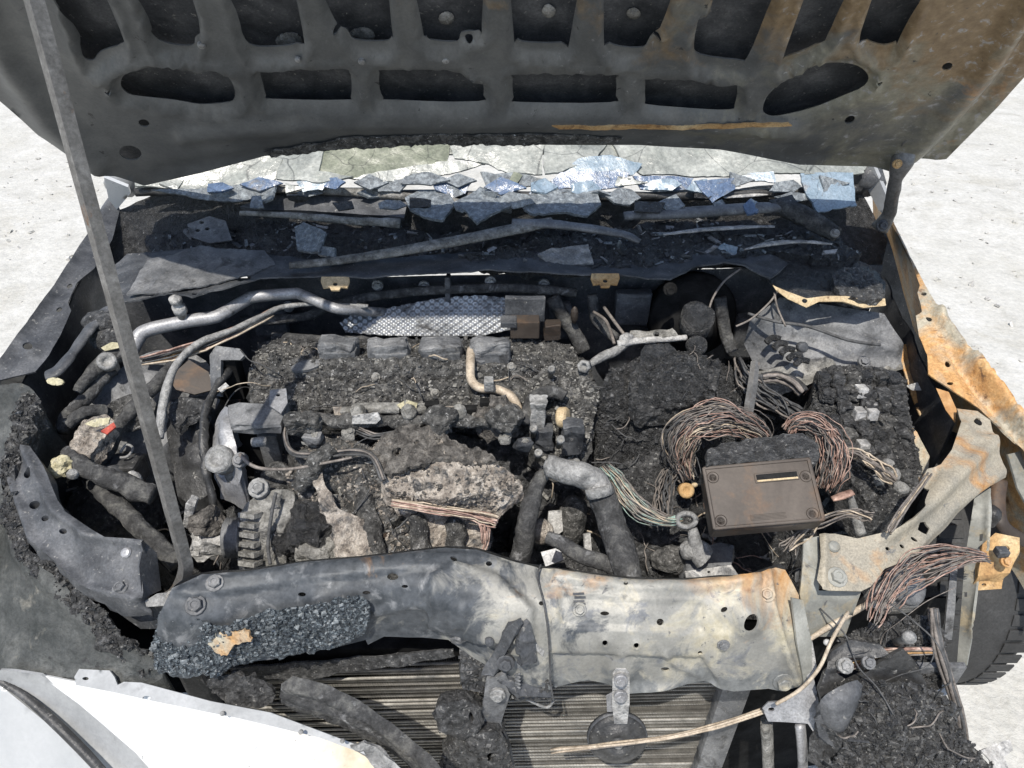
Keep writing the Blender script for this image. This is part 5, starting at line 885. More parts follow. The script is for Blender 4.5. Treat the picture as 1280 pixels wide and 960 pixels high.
pbox('dark_plate', (656, 386, .955), (50, 8, 34), m_soot, hb, noise=.002, cuts=2); pbox('brown_box', (656, 408, .925), (36, 20, 24), m_brown, hb, noise=.001, cuts=1); pbox('side_lug', (690, 412, .91), (20, 18, 22), m_brown, hb, noise=.005, cuts=2); pbox('shelf', (636, 402, .94), (20, 18, 8), m_soot, hb)
bb = thing('brake_booster', 'round brake booster darkened into its shade on the firewall at right', 'brake booster', (870, 420, .75))
c = P(868, 402, None, 1.31); lathe('drum', c, (0, -1, .12), [(.07, -.07), (.095, -.05), (.097, -.03), (.09, -.01), (.07, .004), (.06, .008), (.055, .02), (.03, .022), (.028, .05), (.001, .05)], m_dark, bb, n=36)  # drum coloured void dark to stand for the shade it sits in
lathe('cap', P(872, 432, None, 1.15), (0, -.8, .6), [(.012, -.03), (.02, -.02), (.02, 0), (.016, .006), (.001, .008)], m_chard, bb, rough=.004); bolt((838, 362, None, 1.24), 6, m_dark, bb, (0, -1, .2))
lathe('reservoir', P(872, 398, None, 1.21), (0, -.4, .9), [(.028, -.04), (.032, -.03), (.032, .01), (.02, .02), (.001, .022)], m_chard, bb, rough=.008)
rl = thing('gear_linkage', 'bleached pale gear linkage bar between air box and firewall', 'linkage', (800, 425, .88))
tube('bar', [(772, 430, .915), (800, 426, .92), (830, 424, .92), (858, 422, .92)], [5, 5, 4, 4], m_white, rl, rough=.002); tube('bar', [(735, 458, .89), (752, 446, .90), (768, 440, .905), (784, 430, .91)], [3, 7, 6, 4], m_silver, rl, rough=.004)
lump('knuckle', (783, 424, .92), (9, 8, 9), m_white, rl, .4, 60, 3); relief('plate', [(788, 414), (840, 412), (848, 420), (800, 428), (784, 424)], [(788, 414, .925), (848, 420, .925), (800, 428, .92)], m_ashg, rl, step=3, thick=.006, noise=[(.005, 50, 3, True)], flat=True, holes=[ell(820, 418, 4, 2.5, 7)])
tube('cable', [(755, 384, .93), (768, 402, .925), (780, 418, .92)], 2, m_wgrey, rl); tube('cable', [(742, 390, .92), (758, 402, .92), (768, 430, .91)], 2, m_wgrey, rl); lump('rusty_lug', (718, 394, .92), (5, 5, 13), m_brown, rl, .3, 60, 2)

# manifold runners and injectors that show through the ash
for q, r in (([(452, 606, .83), (458, 640, .80), (466, 672, .775), (470, 702, .75)], [10, 13, 14, 13]), ([(520, 644, .805), (524, 668, .785), (526, 694, .76)], [10, 13, 14]), ([(566, 644, .80), (570, 668, .78), (572, 692, .755)], [10, 13, 13]), ([(416, 560, .89), (400, 575, .88), (384, 592, .86), (372, 610, .84)], [9, 11, 12, 10])):
    tube('manifold_runner', q, r, m_ash, en, n=16, res=10, rough=.009, rf=45)
for u in (450, 512, 574, 624):
    lathe('injector', P(u, 520, None, .962), (0, -.35, .93), [(.007, -.04), (.009, -.01), (.009, .004), (.013, .006), (.013, .016), (.008, .018), (.006, .03), (.001, .03)], m_ashg, en, n=14, rough=.004)
for u, v, w_, h, m in ((392, 548, 22, 12, m_sootg), (436, 542, 16, 10, m_ashg), (654, 556, 20, 16, m_soot), (632, 548, 14, 12, m_ashg), (344, 640, 12, 26, m_soot)):
    pbox('lug', (u, v, .885 - max(0, v - 545) * .0009), (w_, 14, h), m, en, bev=.004, noise=.005, nf=50, cuts=3, rot=(random.uniform(-20, 10), random.uniform(-15, 15), random.uniform(-25, 25)))
    bolt((u + 2, v - 3, .892 - max(0, v - 545) * .0009), 4, m_ashg, en)

# hoses, studs and brackets that show dimly on the firewall
fh = thing('firewall_hose_run', 'dim black hoses and studs running along the firewall behind the engine', 'hoses', (560, 372, .90))
for q, r in (([(300, 402, None, 1.31), (380, 396, None, 1.32), (430, 378, None, 1.32), (520, 364, None, 1.33), (640, 360, None, 1.33), (720, 366, None, 1.33)], 6), ([(690, 372, None, 1.31), (704, 395, None, 1.30), (720, 420, None, 1.28), (730, 440, None, 1.26)], 9), ([(740, 368, None, 1.32), (745, 400, None, 1.30), (770, 424, None, 1.28)], 7), ([(900, 372, None, 1.30), (905, 410, None, 1.28), (915, 440, None, 1.25)], 8), ([(340, 420, None, 1.27), (400, 424, None, 1.27), (470, 424, None, 1.28)], 5)):
    tube('hose', q, r, m_rubber, fh, rough=.003, n=12)
for u, v in ((472, 357), (530, 358), (613, 352), (680, 356), (360, 384)): bolt((u, v, None, 1.345), 5, m_silver, fh, (0, -1, .1))
for u, v, w_, h in ((340, 404, 40, 34), (700, 400, 26, 50), (790, 384, 44, 46), (930, 420, 30, 60), (560, 362, 8, 40)): pbox('stamped_plate', (u, v, None, 1.335), (w_, 16, h), m_soot, fh, bev=.008, noise=.006, nf=30, cuts=3)
fr_ = relief('burnt_rear_bed', [(300, 425), (420, 418), (640, 412), (760, 400), (930, 400), (940, 460), (760, 470), (640, 440), (420, 440), (310, 450)], [(300, 425, .76), (640, 412, .76), (930, 400, .76), (940, 460, .72), (640, 440, .72), (310, 450, .72)], m_chard, fh, step=4, noise=[(.02, 12, 4), (.010, 45, 4, True)], skirt=.1, flat=True, edge=5)
scraps('wire_scraps', [fr_], 45, .08, .0014, [m_wdark, m_wgrey, m_rubber], fh)
flakes('bent_scraps', [fr_], 90, .009, [m_soot, m_sootg, m_silver, m_rubber, m_char], fh, long=4)
# ------------------------------------------------------------------ middle: throttle body, hoses
tb = thing('throttle_body', 'bleached throttle valve cluster with a brass ring right of the engine', 'throttle', (690, 520, .78))
T0 = relief('crust', [(640, 500), (668, 470), (700, 452), (730, 460), (750, 490), (740, 540), (720, 580), (680, 576), (650, 540)], [(640, 500, .87), (700, 452, .90), (750, 490, .88), (720, 580, .81), (650, 540, .83)], m_ash, tb, step=3, skirt=.05, noise=[(.016, 22, 4), (.007, 60, 4, True)], flat=True, edge=4)
lathe('brass_ring', P(704, 522, .885), (.95, -.3, .25), [(.010, -.009), (.017, -.009), (.019, -.005), (.019, .005), (.016, .009), (.010, .009)], m_tan, tb, n=24)
pbox('valve_block', (672, 520, .885), (20, 22, 54), m_silver, tb, noise=.009, nf=40, cuts=4); pbox('valve_block', (716, 545, .86), (26, 18, 48), m_soot, tb, noise=.009, nf=40, cuts=4); pbox('valve_block', (680, 545, .85), (22, 20, 30), m_soot, tb, noise=.008, nf=40, cuts=4)
for u, v, z in [(667, 538, .88), (673, 568, .85), (700, 552, .88), (689, 464, .915), (720, 580, .83)]:
    lathe('nipple', P(u, v, z), (0, -.5, .85), [(.005, -.03), (.005, .0), (.007, .002), (.007, .012), (.005, .014), (.003, .006)], m_silver, tb, n=12, rough=.002)
tube('bent_hose', [(655, 530, .88), (662, 505, .895), (676, 492, .90), (694, 490, .90), (706, 496, .895)], 8, m_rubber, tb, rough=.003); lump('pale_fitting', (622, 524, .89), (22, 16, 20), m_pinkd, tb, 1.0, 32, ridge=True)
lathe('nut', P(730, 458, .91), (-.3, -.8, .5), [(.001, -.015), (.013, -.015), (.013, .006), (.008, .008), (.006, 0)], m_silver, tb, n=6)
flakes('ash_chips', [T0], 1400, .0015, [m_ash, m_ashg, m_ashg, m_char], tb)
uh = thing('upper_coolant_hose', 'fat black coolant hose dropping from a bleached metal elbow to the beam', 'hose', (760, 690, .70))
tube('elbow', [(686, 582, .86), (704, 588, .865), (726, 594, .865), (745, 602, .855), (752, 616, .845)], [12, 15, 16, 16, 15], m_silver, uh, rough=.003, n=16); tube('hose', [(750, 612, .845), (760, 640, .825), (770, 668, .81), (780, 700, .80), (788, 730, .78)], [17, 18, 18, 17, 15], m_rubber, uh, rough=.004, n=16)
lathe('clamp', P(749, 614, .852), (.25, -.6, -.75), [(.018, -.008), (.0225, -.008), (.0225, .008), (.018, .008)], m_silver, uh); lathe('collar', P(688, 583, .862), (-.9, .1, .1), [(.012, -.008), (.019, -.008), (.019, .006), (.012, .006)], m_silver, uh)
tube('heater_hose', [(684, 672, .80), (700, 678, .80), (722, 692, .795), (744, 700, .79), (764, 708, .78), (778, 726, .76)], [8, 9, 10, 10, 10, 9], m_rubber, None, n=12, rough=.002, label='smaller S bent rubber hose just behind the beam centre', cat='hose')
tube('vertical_hose', [(682, 590, .84), (668, 615, .82), (660, 645, .80), (656, 670, .77), (650, 700, .73)], [9, 11, 12, 13, 13], m_rubber, None, n=12, rough=.005, label='charred upright hose at the right edge of the engine', cat='hose')
vb = thing('bracket_post', 'bleached pale bracket strips standing in the gap behind the beam', 'bracket', (700, 690, .62))
relief('strip', [(686, 640), (702, 638), (704, 664), (690, 674), (684, 660)], [(686, 640, .74), (702, 638, .74), (690, 674, .70)], m_white, vb, step=4, thick=.006, noise=[(.003, 40, 2)]); lump('rust_lump', (716, 650, .70), (18, 24, 40), m_ash, vb, .4, 30); lump('pink_lump', (676, 664, .73), (16, 14, 20), m_pink, vb, .4, 35)
relief('strip', [(730, 668), (738, 666), (740, 690), (732, 694)], [(730, 668, .72), (738, 666, .72), (732, 694, .69)], m_white, vb, step=4, thick=.006); relief('foot', [(676, 690), (700, 684), (704, 700), (682, 708)], [(676, 690, .70), (700, 684, .71), (682, 708, .69)], m_alu, vb, step=4, thick=.008)
MB_ = relief('middle_floor_debris', [(640, 640), (700, 600), (760, 560), (860, 520), (960, 480), (1020, 460), (1150, 470), (1160, 560), (1160, 640), (1030, 700), (990, 735), (640, 740)], [(640, 640, .66), (760, 560, .68), (960, 480, .68), (1150, 470, .68), (1160, 640, .58), (990, 735, .56), (640, 740, .58), (860, 640, .60)], m_chard, None, step=5, noise=[(.03, 9, 5), (.010, 40, 4, True)], skirt=.12, flat=True, edge=4, label='black burnt debris bed under the air box and wiring', cat='debris', kind='stuff')

# ------------------------------------------------------------------ air box
ab = thing('air_cleaner_box', 'big charcoal lump of the melted air cleaner box right of the engine', 'air cleaner', (840, 560, .60))
AB = relief('melted_shell', [(750, 490), (762, 462), (800, 448), (845, 440), (880, 444), (912, 458), (930, 476), (925, 520), (900, 545), (872, 560), (862, 600), (830, 625), (780, 610), (752, 575), (744, 530)], [(750, 490, .885), (800, 448, .905), (912, 458, .89), (930, 476, .87), (840, 490, .905), (900, 545, .80), (862, 600, .74), (780, 610, .75), (744, 530, .82), (840, 540, .83)], m_chard, ab, step=2.6, skirt=.10, noise=[(.012, 18, 4), (.005, 60, 4, True), (.003, 170, 2)], flat=True, edge=4,
            feats=[('a', [(790, 455), (900, 452), (880, 505), (800, 512)], 4, .018), ('l', [(785, 470), (792, 520)], 4, -.014), ('l', [(880, 455), (885, 510)], 4, -.012), ('l', [(770, 535), (850, 530), (900, 520)], 6, -.012)])
A2 = relief('crackled_block', [(786, 470), (800, 458), (850, 454), (900, 462), (892, 500), (850, 510), (800, 516), (788, 500)], [(786, 470, .915), (850, 454, .925), (900, 462, .912), (892, 500, .885), (800, 516, .885)], m_char, ab, step=2.6, skirt=.04, noise=[(.007, 35, 4, True), (.003, 150, 2)], flat=True, edge=3)
A3 = relief('neck', [(800, 448), (806, 432), (836, 430), (846, 444), (840, 456), (806, 458)], [(800, 448, .93), (836, 430, .94), (840, 456, .92)], m_chard, ab, step=2.8, skirt=.05, noise=[(.006, 40, 3, True)], flat=True, sm=2)
for u, v in [(857, 498), (884, 494), (868, 500)]: lump('pit_edge', (u, v, .885), (12, 9, 10), m_dark, ab, .4, 40, 3)
A4 = relief('lower_slag', [(770, 585), (800, 570), (850, 560), (866, 590), (860, 640), (880, 700), (820, 722), (790, 690), (770, 640)], [(770, 585, .80), (850, 560, .80), (860, 640, .74), (880, 700, .70), (820, 722, .68), (770, 640, .74)], m_char, ab, step=3, skirt=.08, noise=[(.014, 22, 4), (.006, 60, 4, True)], flat=True, edge=4)
flakes('char_chips', [AB, A2, A4], 4500, .0014, [m_chard, m_char, m_char], ab)
scraps('wire_scraps', [AB, A4], 40, .035, .001, [m_wgrey, m_wdark], ab)
flakes('burnt_fragments', [MB_], 200, .010, [m_soot, m_sootg, m_silver, m_char, m_rubber, m_ashg], None, long=4, label='burnt metal and plastic fragments heaped behind the beam right of the engine', cat='debris')
scraps('wire_scraps', [MB_], 120, .07, .0012, [m_wgrey, m_wtan, m_wdark, m_copper], None, label='stray burnt wire ends strewn over the debris bed behind the beam', cat='wires')
# ECU
ec = thing('control_unit', 'brown scorched rectangular metal engine control unit with cast recess on lid', 'control unit', (955, 650, .70))
q = [P(884, 585, None, .80), P(1024, 572, None, .80), P(1018, 653, None, .715), P(883, 664, None, .715)]
cx = np.mean(q, 0); ex = (q[1] - q[0] + q[2] - q[3]); W_ = np.linalg.norm(ex) / 2; ex /= np.linalg.norm(ex); ey = (q[0] - q[3] + q[1] - q[2]); H_ = np.linalg.norm(ey) / 2; ey -= ex * (ey @ ex); ey /= np.linalg.norm(ey); ez = np.cross(ex, ey)
def E(x, y, z): return cx + ex * x * W_ / 2 + ey * y * H_ / 2 + ez * z
ax_ = [ex, ey, ez]
box('case', E(0, 0, -.020), (W_, H_, .04), m_brown, ec, bev=.006, axes=ax_, noise=.0035, nf=16, cuts=3); box('lid', E(0, 0, .002), (W_ * .95, H_ * .93, .006), m_brown, ec, bev=.003, axes=ax_)
for a, b, sx, sy in [(0, .93, .98, .05), (0, -.93, .98, .05), (-.965, 0, .035, .96), (.965, 0, .035, .96)]: box('lid_rim', E(a, b, .004), (W_ * sx, H_ * sy, .006), m_brown, ec, bev=.002, axes=ax_)
for a, b in [(-.83, .62), (-.83, -.72), (.84, .40), (.80, -.74)]: lathe('boss', E(a, b, .004), ez, [(.009, 0), (.009, .002), (.007, .003), (.005, .001), (.001, .001)], m_brown, ec, n=16)
box('recess_frame', E(.32, .47, .0055), (W_ * .40, H_ * .15, .003), m_brown, ec, bev=.001, axes=ax_); box('recess', E(.32, .47, .0066), (W_ * .37, H_ * .10, .002), m_dark, ec, bev=.0, axes=ax_); box('recess_lip', E(.32, .37, .0066), (W_ * .37, H_ * .03, .004), m_tan, ec, bev=.001, axes=ax_)
for i in range(5): box('ridge', E(.02 + .0 * i, -.78 + i * .04, .0055), (W_ * .32, .0012, .0012), m_brown, ec, bev=0, axes=ax_)
lump('wax_mark', tuple([975, 636, .765]), (10, 8, 3), m_ashg, ec, .4, 60, 3)
EC = relief('top_crust', [(882, 585), (884, 566), (900, 556), (960, 548), (1004, 542), (1022, 556), (1024, 572), (960, 578)], [(882, 585, None, .795), (900, 556, None, .86), (1004, 542, None, .86), (1024, 572, None, .80)], m_char, ec, step=2.8, skirt=.04, noise=[(.006, 40, 4, True)], flat=True, edge=2)
wb = 'burnt wire bundles with bare strands'
wires('wire_bundle', [(862, 600, .80), (853, 575, .83), (852, 550, .87), (866, 531, .90), (892, 524, .91), (920, 528, .90), (945, 540, .87), (952, 552, .85)], 150, [9, 13, 16, 17, 16, 14, 14, 12], [m_wtan, m_wgrey, m_copper, m_wdark, m_wgrey], r=.66, wig=.7, fray=5, label='thick straw coloured wire bundle arching over the control unit left side', cat='wires', group=wb)
wires('wire_bundle', [(984, 540, .87), (996, 530, .885), (1014, 530, .89), (1034, 545, .88), (1044, 565, .87), (1040, 590, .84), (1030, 612, .81)], 110, [6, 8, 10, 12, 13, 13, 9], [m_copper, m_wgrey, m_copper, m_wdark], r=.66, wig=.7, fray=4, label='coppery wire bundle bending down the right side of the control unit', cat='wires', group=wb)
wires('wire_bundle', [(756, 585, .84), (770, 600, .84), (785, 622, .835), (805, 640, .825), (832, 650, .815), (852, 650, .81)], 85, [10, 11, 12, 12, 7, 4], [m_wgrey, m_wgreen, m_wgreen, m_wtan], r=.7, fray=6, label='greenish verdigris wire bundle fanning toward a ring terminal', cat='wires', group=wb)
wires('wire_bundle', [(838, 590, .80), (832, 610, .80), (828, 632, .80), (830, 650, .80)], 30, [8, 11, 13, 8], [m_wdark, m_wgrey], r=1.0, label='dark frayed wire tuft left of the orange cap', cat='wires', group=wb)
wires('wire_bundle', [(490, 628, .845), (530, 634, .84), (570, 640, .835), (600, 645, .83), (622, 652, .825)], 16, [5, 6, 7, 9, 10], [m_copper, m_wtan, m_copper], r=1.1, label='copper wire strands lying along the exhaust shield lower edge', cat='wires', group=wb)
wires('wire_bundle', [(600, 646, .83), (606, 660, .82), (606, 680, .80), (600, 700, .78)], 12, [6, 6, 5, 7], [m_copper], r=1.1, fray=6, label='copper strands hanging down from the exhaust shield to the beam', cat='wires', group=wb)
wires('wire_bundle', [(370, 520, .895), (400, 522, .895), (440, 534, .885), (470, 545, .89), (500, 540, .895)], 10, [5, 5, 6, 6, 5], [m_wgrey, m_wdark], r=1.1, label='grey wires draped across the engine front under the fuel rail', cat='wires', group=wb)
wires('wire_bundle', [(362, 520, .90), (356, 545, .885), (366, 566, .88), (400, 568, .885), (440, 564, .89), (466, 570, .89), (480, 600, .87)], 5, [3, 3, 3, 3, 4, 3, 3], [m_wgrey, m_wdark], r=1.6, label='loose grey wire looping over the left engine crust', cat='wires', group=wb)
tube('ground_wire', [(300, 568, .875), (312, 580, .87), (330, 586, .87), (365, 586, .875), (410, 578, .885), (440, 572, .89)], [2.6, 2.4, 2.2, 2, 1.8, 1.5], m_wgrey, None, label='pale single wire swinging from the engine mount to the crust', cat='wire')
wires('wire_bundle', [(178, 452, .90), (215, 444, .91), (255, 432, .92), (300, 412, .93), (340, 392, .935)], 16, [6, 7, 7, 6, 5], [m_wtan, m_copper, m_wdark, m_orange], r=1.2, label='orange brown wires strung behind the prop rod under the aluminium pipe', cat='wires', group=wb)
wires('wire_bundle', [(925, 448, .90), (932, 470, .895), (950, 488, .88), (985, 510, .86), (1010, 530, .85)], 26, [7, 9, 10, 9, 8], [m_wgrey, m_wdark, m_rubber], r=1.3, wig=.9, fray=5, label='grey cable fan between the air box and the melted fuse box', cat='wires', group=wb)
wires('wire_bundle', [(945, 475, .885), (970, 472, .885), (992, 478, .88), (1004, 490, .87)], 8, [5, 6, 6, 5], [m_rubber, m_wgrey], r=2.6, label='short black cables entering the melted fuse box top', cat='wires', group=wb)
wires('wire_bundle', [(985, 690, .84), (1000, 670, .85), (1020, 655, .855), (1060, 640, .86), (1090, 648, .86)], 9, [9, 8, 6, 6, 8], [m_wtan, m_wgrey], r=1.1, wig=.8, label='straw wires curling over the gap beside the beam end', cat='wires', group=wb)
wires('wire_bundle', [(1040, 572, .85), (1062, 566, .86), (1082, 574, .86), (1104, 588, .85), (1120, 600, .84)], 10, [4, 7, 10, 9, 6], [m_wtan, m_wgrey], r=1.2, wig=.8, label='stray straw wires spreading across the melted fuse box', cat='wires', group=wb)
wires('wire_bundle', [(1090, 780, .80), (1110, 745, .82), (1140, 715, .83), (1175, 700, .84), (1215, 694, .84), (1238, 700, .83)], 34, [8, 20, 24, 18, 9, 5], [m_copper, m_wgrey, m_copper], r=.72, wig=.45, fray=4, label='pinkish copper wires fanned under the rusty right arm', cat='wires', group=wb)
wires('wire_bundle', [(1040, 835, .72), (1080, 822, .74), (1120, 815, .76), (1165, 814, .77)], 14, [8, 7, 6, 4], [m_orange, m_wgrey, m_copper], r=1.2, label='orange scorched wires crossing above the headlamp crust', cat='wires', group=wb)
wires('wire_bundle', [(1166, 760, .80), (1172, 810, .76), (1186, 850, .71), (1200, 900, .64), (1206, 960, .55)], 9, [5, 5, 6, 6, 6], [m_wgrey, m_wdark], r=2.0, label='long grey cables hanging down the right edge beside the tyre', cat='wires', group=wb)
wires('wire_bundle', [(1110, 664, .90), (1124, 640, .91), (1146, 610, .915), (1160, 592, .915)], 7, [5, 5, 5, 4], [m_wgrey, m_wtan], r=1.3, label='dry wire ends wrapped along the rusty right arm', cat='wires', group=wb)
wires('wire_bundle', [(690, 935, None, .565), (760, 930, None, .55), (840, 920, None, .555), (900, 905, None, .565), (960, 886, None, .58)], 7, [6, 4, 3, 4, 3], [m_wgrey, m_wtan], r=1.3, label='straw wires drooping across the horn disc', cat='wires', group=wb)
for u0, q, lab in [(0, [(926, 336, 1.0), (905, 352, .99), (890, 375, .97), (884, 400, .95)], 'thin wire arcing down from the cowl to the brake booster'), (1, [(972, 364, .985), (962, 378, .975), (940, 398, .95), (920, 408, .94)], 'thin wire hanging from the rusty tower edge'), (2, [(968, 366, .985), (972, 385, .97), (982, 408, .95)], 'short thin wire dangling beside the tower wall')]:
    tube('loose_wire', q, 1.3, m_wgrey, None, label=lab, cat='wire')
rt = thing('ring_terminal', 'bleached cable ring terminal right of the greenish wires', 'terminal', (858, 650, .80))
th = np.linspace(0, 2 * math.pi, 17); c = P(858, 650, .815); a, b, n_ = basis((0, -.75, .65)); V, F = tube_geo(np.array([c + (a * math.cos(t) * 1.4 + b * math.sin(t)) * .011 for t in th]), .0045, 8); mk('ring', V, F, m_silver, rt)
tube('tail', [(836, 648, .812), (846, 649, .812)], 5, m_wgreen, rt); tube('clamp', [(866, 660, .80), (872, 690, .77), (880, 700, .76)], [6, 10, 13], m_silver, rt, rough=.003)
oc = thing('orange_cap', 'small round orange rusted cap left of the control unit', 'cap', (857, 620, .77))
lathe('cap', P(857, 613, .80), (0, -.75, .66), [(.001, -.012), (.012, -.012), (.013, -.004), (.011, .0), (.0135, .003), (.0135, .008), (.008, .011), (.006, .007), (.001, .007)], m_orange, oc, n=20); lump('flake', (868, 606, .805), (4, 3, 3), m_tan, oc, .4, 80, 2)
cu = thing('copper_lug', 'flat bare copper lug on a grey post below the coppery wires', 'lug', (1060, 625, .78))
tube('lug', [(1040, 624, .815), (1052, 620, .82), (1066, 615, .825)], [4, 6, 5], m_copper, cu, flatten=.4); tube('post', [(1062, 618, .815), (1068, 640, .78), (1076, 668, .75)], [4, 6, 7], m_silver, cu)
ts = thing('transmission_bracket', 'pale zinc bracket block below the control unit behind the beam', 'bracket', (905, 710, .66))
relief('plate', [(856, 714), (914, 706), (924, 720), (858, 722)], [(856, 714, .735), (914, 706, .735), (858, 722, .73)], m_white, ts, step=4, thick=.006, holes=[ell(886, 715, 2, 1.5, 6)]); relief('block', [(856, 690), (900, 678), (918, 682), (914, 706), (858, 713)], [(856, 690, .735), (918, 682, .735), (914, 706, .73), (858, 713, .73)], m_sootg, ts, step=4, skirt=.05, noise=[(.002, 40, 2)])
lump('melt', (872, 688, .765), (18, 14, 14), m_silver, ts, .5, 40); lump('melt', (842, 700, .72), (26, 16, 18), m_ash, ts, .5, 35)
tpost = tube('steel_stake', [(944, 452, .955), (941, 480, .93), (937, 505, .90), (934, 530, .87)], [5, 6, 6, 5], m_steelrod, None, n=4, flatten=.5, smooth=False, label='upright flat steel stake between air box and fuse box', cat='stake')
# ------------------------------------------------------------------ fuse box
fb = thing('fuse_box', 'melted crackled fuse box slab with silver relay cans at the right', 'fuse box', (1080, 600, .62))
FB = relief('slab', [(1018, 470), (1040, 456), (1100, 460), (1130, 472), (1136, 520), (1150, 580), (1146, 612), (1120, 640), (1090, 640), (1062, 600), (1050, 560), (1030, 530), (1016, 500)], [(1018, 470, .88), (1040, 456, .895), (1130, 472, .885), (1136, 520, .855), (1150, 580, .82), (1120, 640, .77), (1062, 600, .80), (1030, 530, .845)], m_char, fb, step=2.8, skirt=.10, noise=[(.006, 20, 4), (.004, 70, 4, True), (.002, 170, 2)], flat=True, edge=3)
for i in range(6):
    for j in range(8):
        u = 1030 + i * 17 + j * 3.5 + random.uniform(-2, 2); v = 474 + j * 18 + random.uniform(-2, 2)
        if not inside(np.array([(u, v)]), [(1024, 470), (1128, 470), (1134, 530), (1146, 590), (1120, 632), (1092, 632), (1064, 596), (1040, 540)])[0] or random.random() < .12: continue
        pbox('relay', (u, v, .905 - (v - 460) * .00078 + random.uniform(-.004, .004)), (16, 17, 16), random.choice([m_char, m_chard, m_ash, m_char]), fb, bev=.004, noise=.007, nf=90, cuts=3, rot=(random.uniform(-12, 4), random.uniform(-6, 6), random.uniform(-8, 8)))
for u, v in [(1076, 489), (1073, 517), (1089, 517), (1078, 558)]: pbox('relay_can', (u, v, .912 - (v - 460) * .00078), (13, 14, 14), m_white, fb, bev=.002, rot=(-8, 0, 3), label='bare silver relay can')
for u, v in [(1110, 582), (1118, 592), (1098, 600), (1126, 610)]: lump('silver_melt', (u, v, .835 - (v - 560) * .0008), (9, 8, 8), m_silver, fb, .5, 60, 3)
flakes('char_chips', [FB], 1800, .0014, [m_char, m_ash, m_chard], fb)
# ------------------------------------------------------------------ right support arm, strut, pipe, fittings
rm = thing('headlamp_support_arm', 'rusty cream twisted steel arm sweeping from right fender to the beam end', 'support arm', (1120, 690, .78))
arm_r = relief('arm', [(1196, 511), (1222, 514), (1238, 525), (1243, 551), (1257, 587), (1256, 597), (1235, 607), (1212, 624), (1184, 657), (1162, 680), (1134, 700), (1106, 711), (1089, 733), (1077, 739), (1027, 738), (1021, 725), (1025, 697), (1024, 668), (1044, 667), (1072, 673), (1111, 664), (1134, 649), (1151, 632), (1162, 612), (1153, 598), (1159, 587), (1176, 581), (1190, 562), (1197, 542), (1201, 528)],
       [(1196, 511, .90), (1222, 514, .90), (1243, 551, .89), (1257, 587, .87), (1235, 607, .865), (1159, 587, .905), (1162, 612, .90), (1184, 657, .85), (1134, 649, .885), (1106, 711, .845), (1072, 673, .87), (1024, 668, .865), (1021, 725, .845), (1077, 739, .835), (1200, 580, .91)], mat('rusty_arm', [(.3, (.22, .205, .17)), (.5, (.32, .285, .22)), (.7, (.41, .37, .29))], 10, .6, .12, bump=.25, bs=260, bd=.0012, patch=[dict(scale=8, lo=.52, hi=.68, cols=ORANGE, grad=(.25, 0, 0, -.17)), dict(scale=40, lo=.63, hi=.70, cols=[(.3, .08), (.7, .14)])]), rm,
       holes=[[(1148, 653), (1156, 652), (1160, 660), (1155, 668), (1147, 662)], ell(1109, 686, 3, 2, 7, 30), ell(1127, 683, 3.5, 1.8, 7, 40), ell(1142, 674, 4, 1.8, 7, 40), ell(1222, 525, 3.5, 3, 8)], step=4, thick=.003, noise=[(.003, 18, 3)], jit=.2,
       feats=[('l', [(1240, 555), (1200, 590), (1160, 630), (1110, 668)], 9, .012), ('l', [(1250, 590), (1190, 635), (1140, 690)], 6, .008), ('l', [(1170, 590), (1160, 605), (1150, 625)], 5, -.008), ('l', [(1030, 672), (1028, 735)], 5, .008), ('l', [(1205, 530), (1215, 548), (1240, 548)], 4, .006)])
relief('end_bracket', [(1008, 672), (1026, 668), (1027, 740), (1080, 742), (1060, 800), (1010, 800), (1003, 745)], [(1008, 672, .86), (1026, 668, .86), (1080, 742, .82), (1060, 800, .74), (1003, 745, .82)], m_zinc, rm, step=5, thick=.004, push=-.008)
bolt_on(arm_r, 1042, 683, 7, m_zinc, rm, 'stud'); bolt_on(arm_r, 1047, 722, 8, m_zinc, rm); bolt_on(arm_r, 1222, 531, 4, m_dark, rm, 'stud')
pt = thing('radiator_brace', 'grey upright steel brace strip with square holes at the right', 'brace', (1200, 760, .50))
relief('strip', [(1218, 622), (1236, 608), (1240, 640), (1238, 680), (1222, 720), (1216, 790), (1208, 832), (1196, 832), (1200, 780), (1206, 700)], [(1218, 622, .83), (1236, 608, .84), (1238, 680, .80), (1216, 790, .70), (1196, 832, .64), (1206, 700, .76)], m_zinc, pt, holes=[[(1224, 668), (1229, 667), (1228, 676), (1223, 677)], [(1204, 740), (1209, 740), (1209, 746), (1204, 746)]], hsm=False, step=4, thick=.004, feats=[('l', [(1236, 612), (1236, 680), (1214, 790)], 4, .006)])
relief('strip', [(1190, 690), (1198, 690), (1194, 760), (1190, 800), (1180, 800)], [(1190, 690, .76), (1198, 690, .76), (1190, 800, .66), (1180, 800, .66)], m_sootg, pt, step=5, thick=.004)
yb = thing('corner_bracket', 'bright orange rusted corner bracket box beside the tyre', 'bracket', (1250, 720, .72))
relief('box_top', [(1228, 680), (1244, 666), (1274, 672), (1274, 690), (1262, 716), (1222, 720)], [(1228, 680, .80), (1274, 672, .81), (1262, 716, .77), (1222, 720, .765)], m_orange, yb, step=3.5, skirt=.025, noise=[(.003, 40, 2)], holes=[ell(1256, 686, 6, 5, 9)]); relief('lip', [(1220, 724), (1254, 722), (1252, 736), (1222, 738)], [(1220, 724, .75), (1254, 722, .755), (1222, 738, .735)], m_orange, yb, step=3.5, thick=.006, holes=[ell(1230, 731, 3, 2, 7)])
bolt((1258, 702, .80), 5, m_support, yb); pbox('dark_socket', (1252, 690, .81), (14, 12, 10), m_soot, yb)
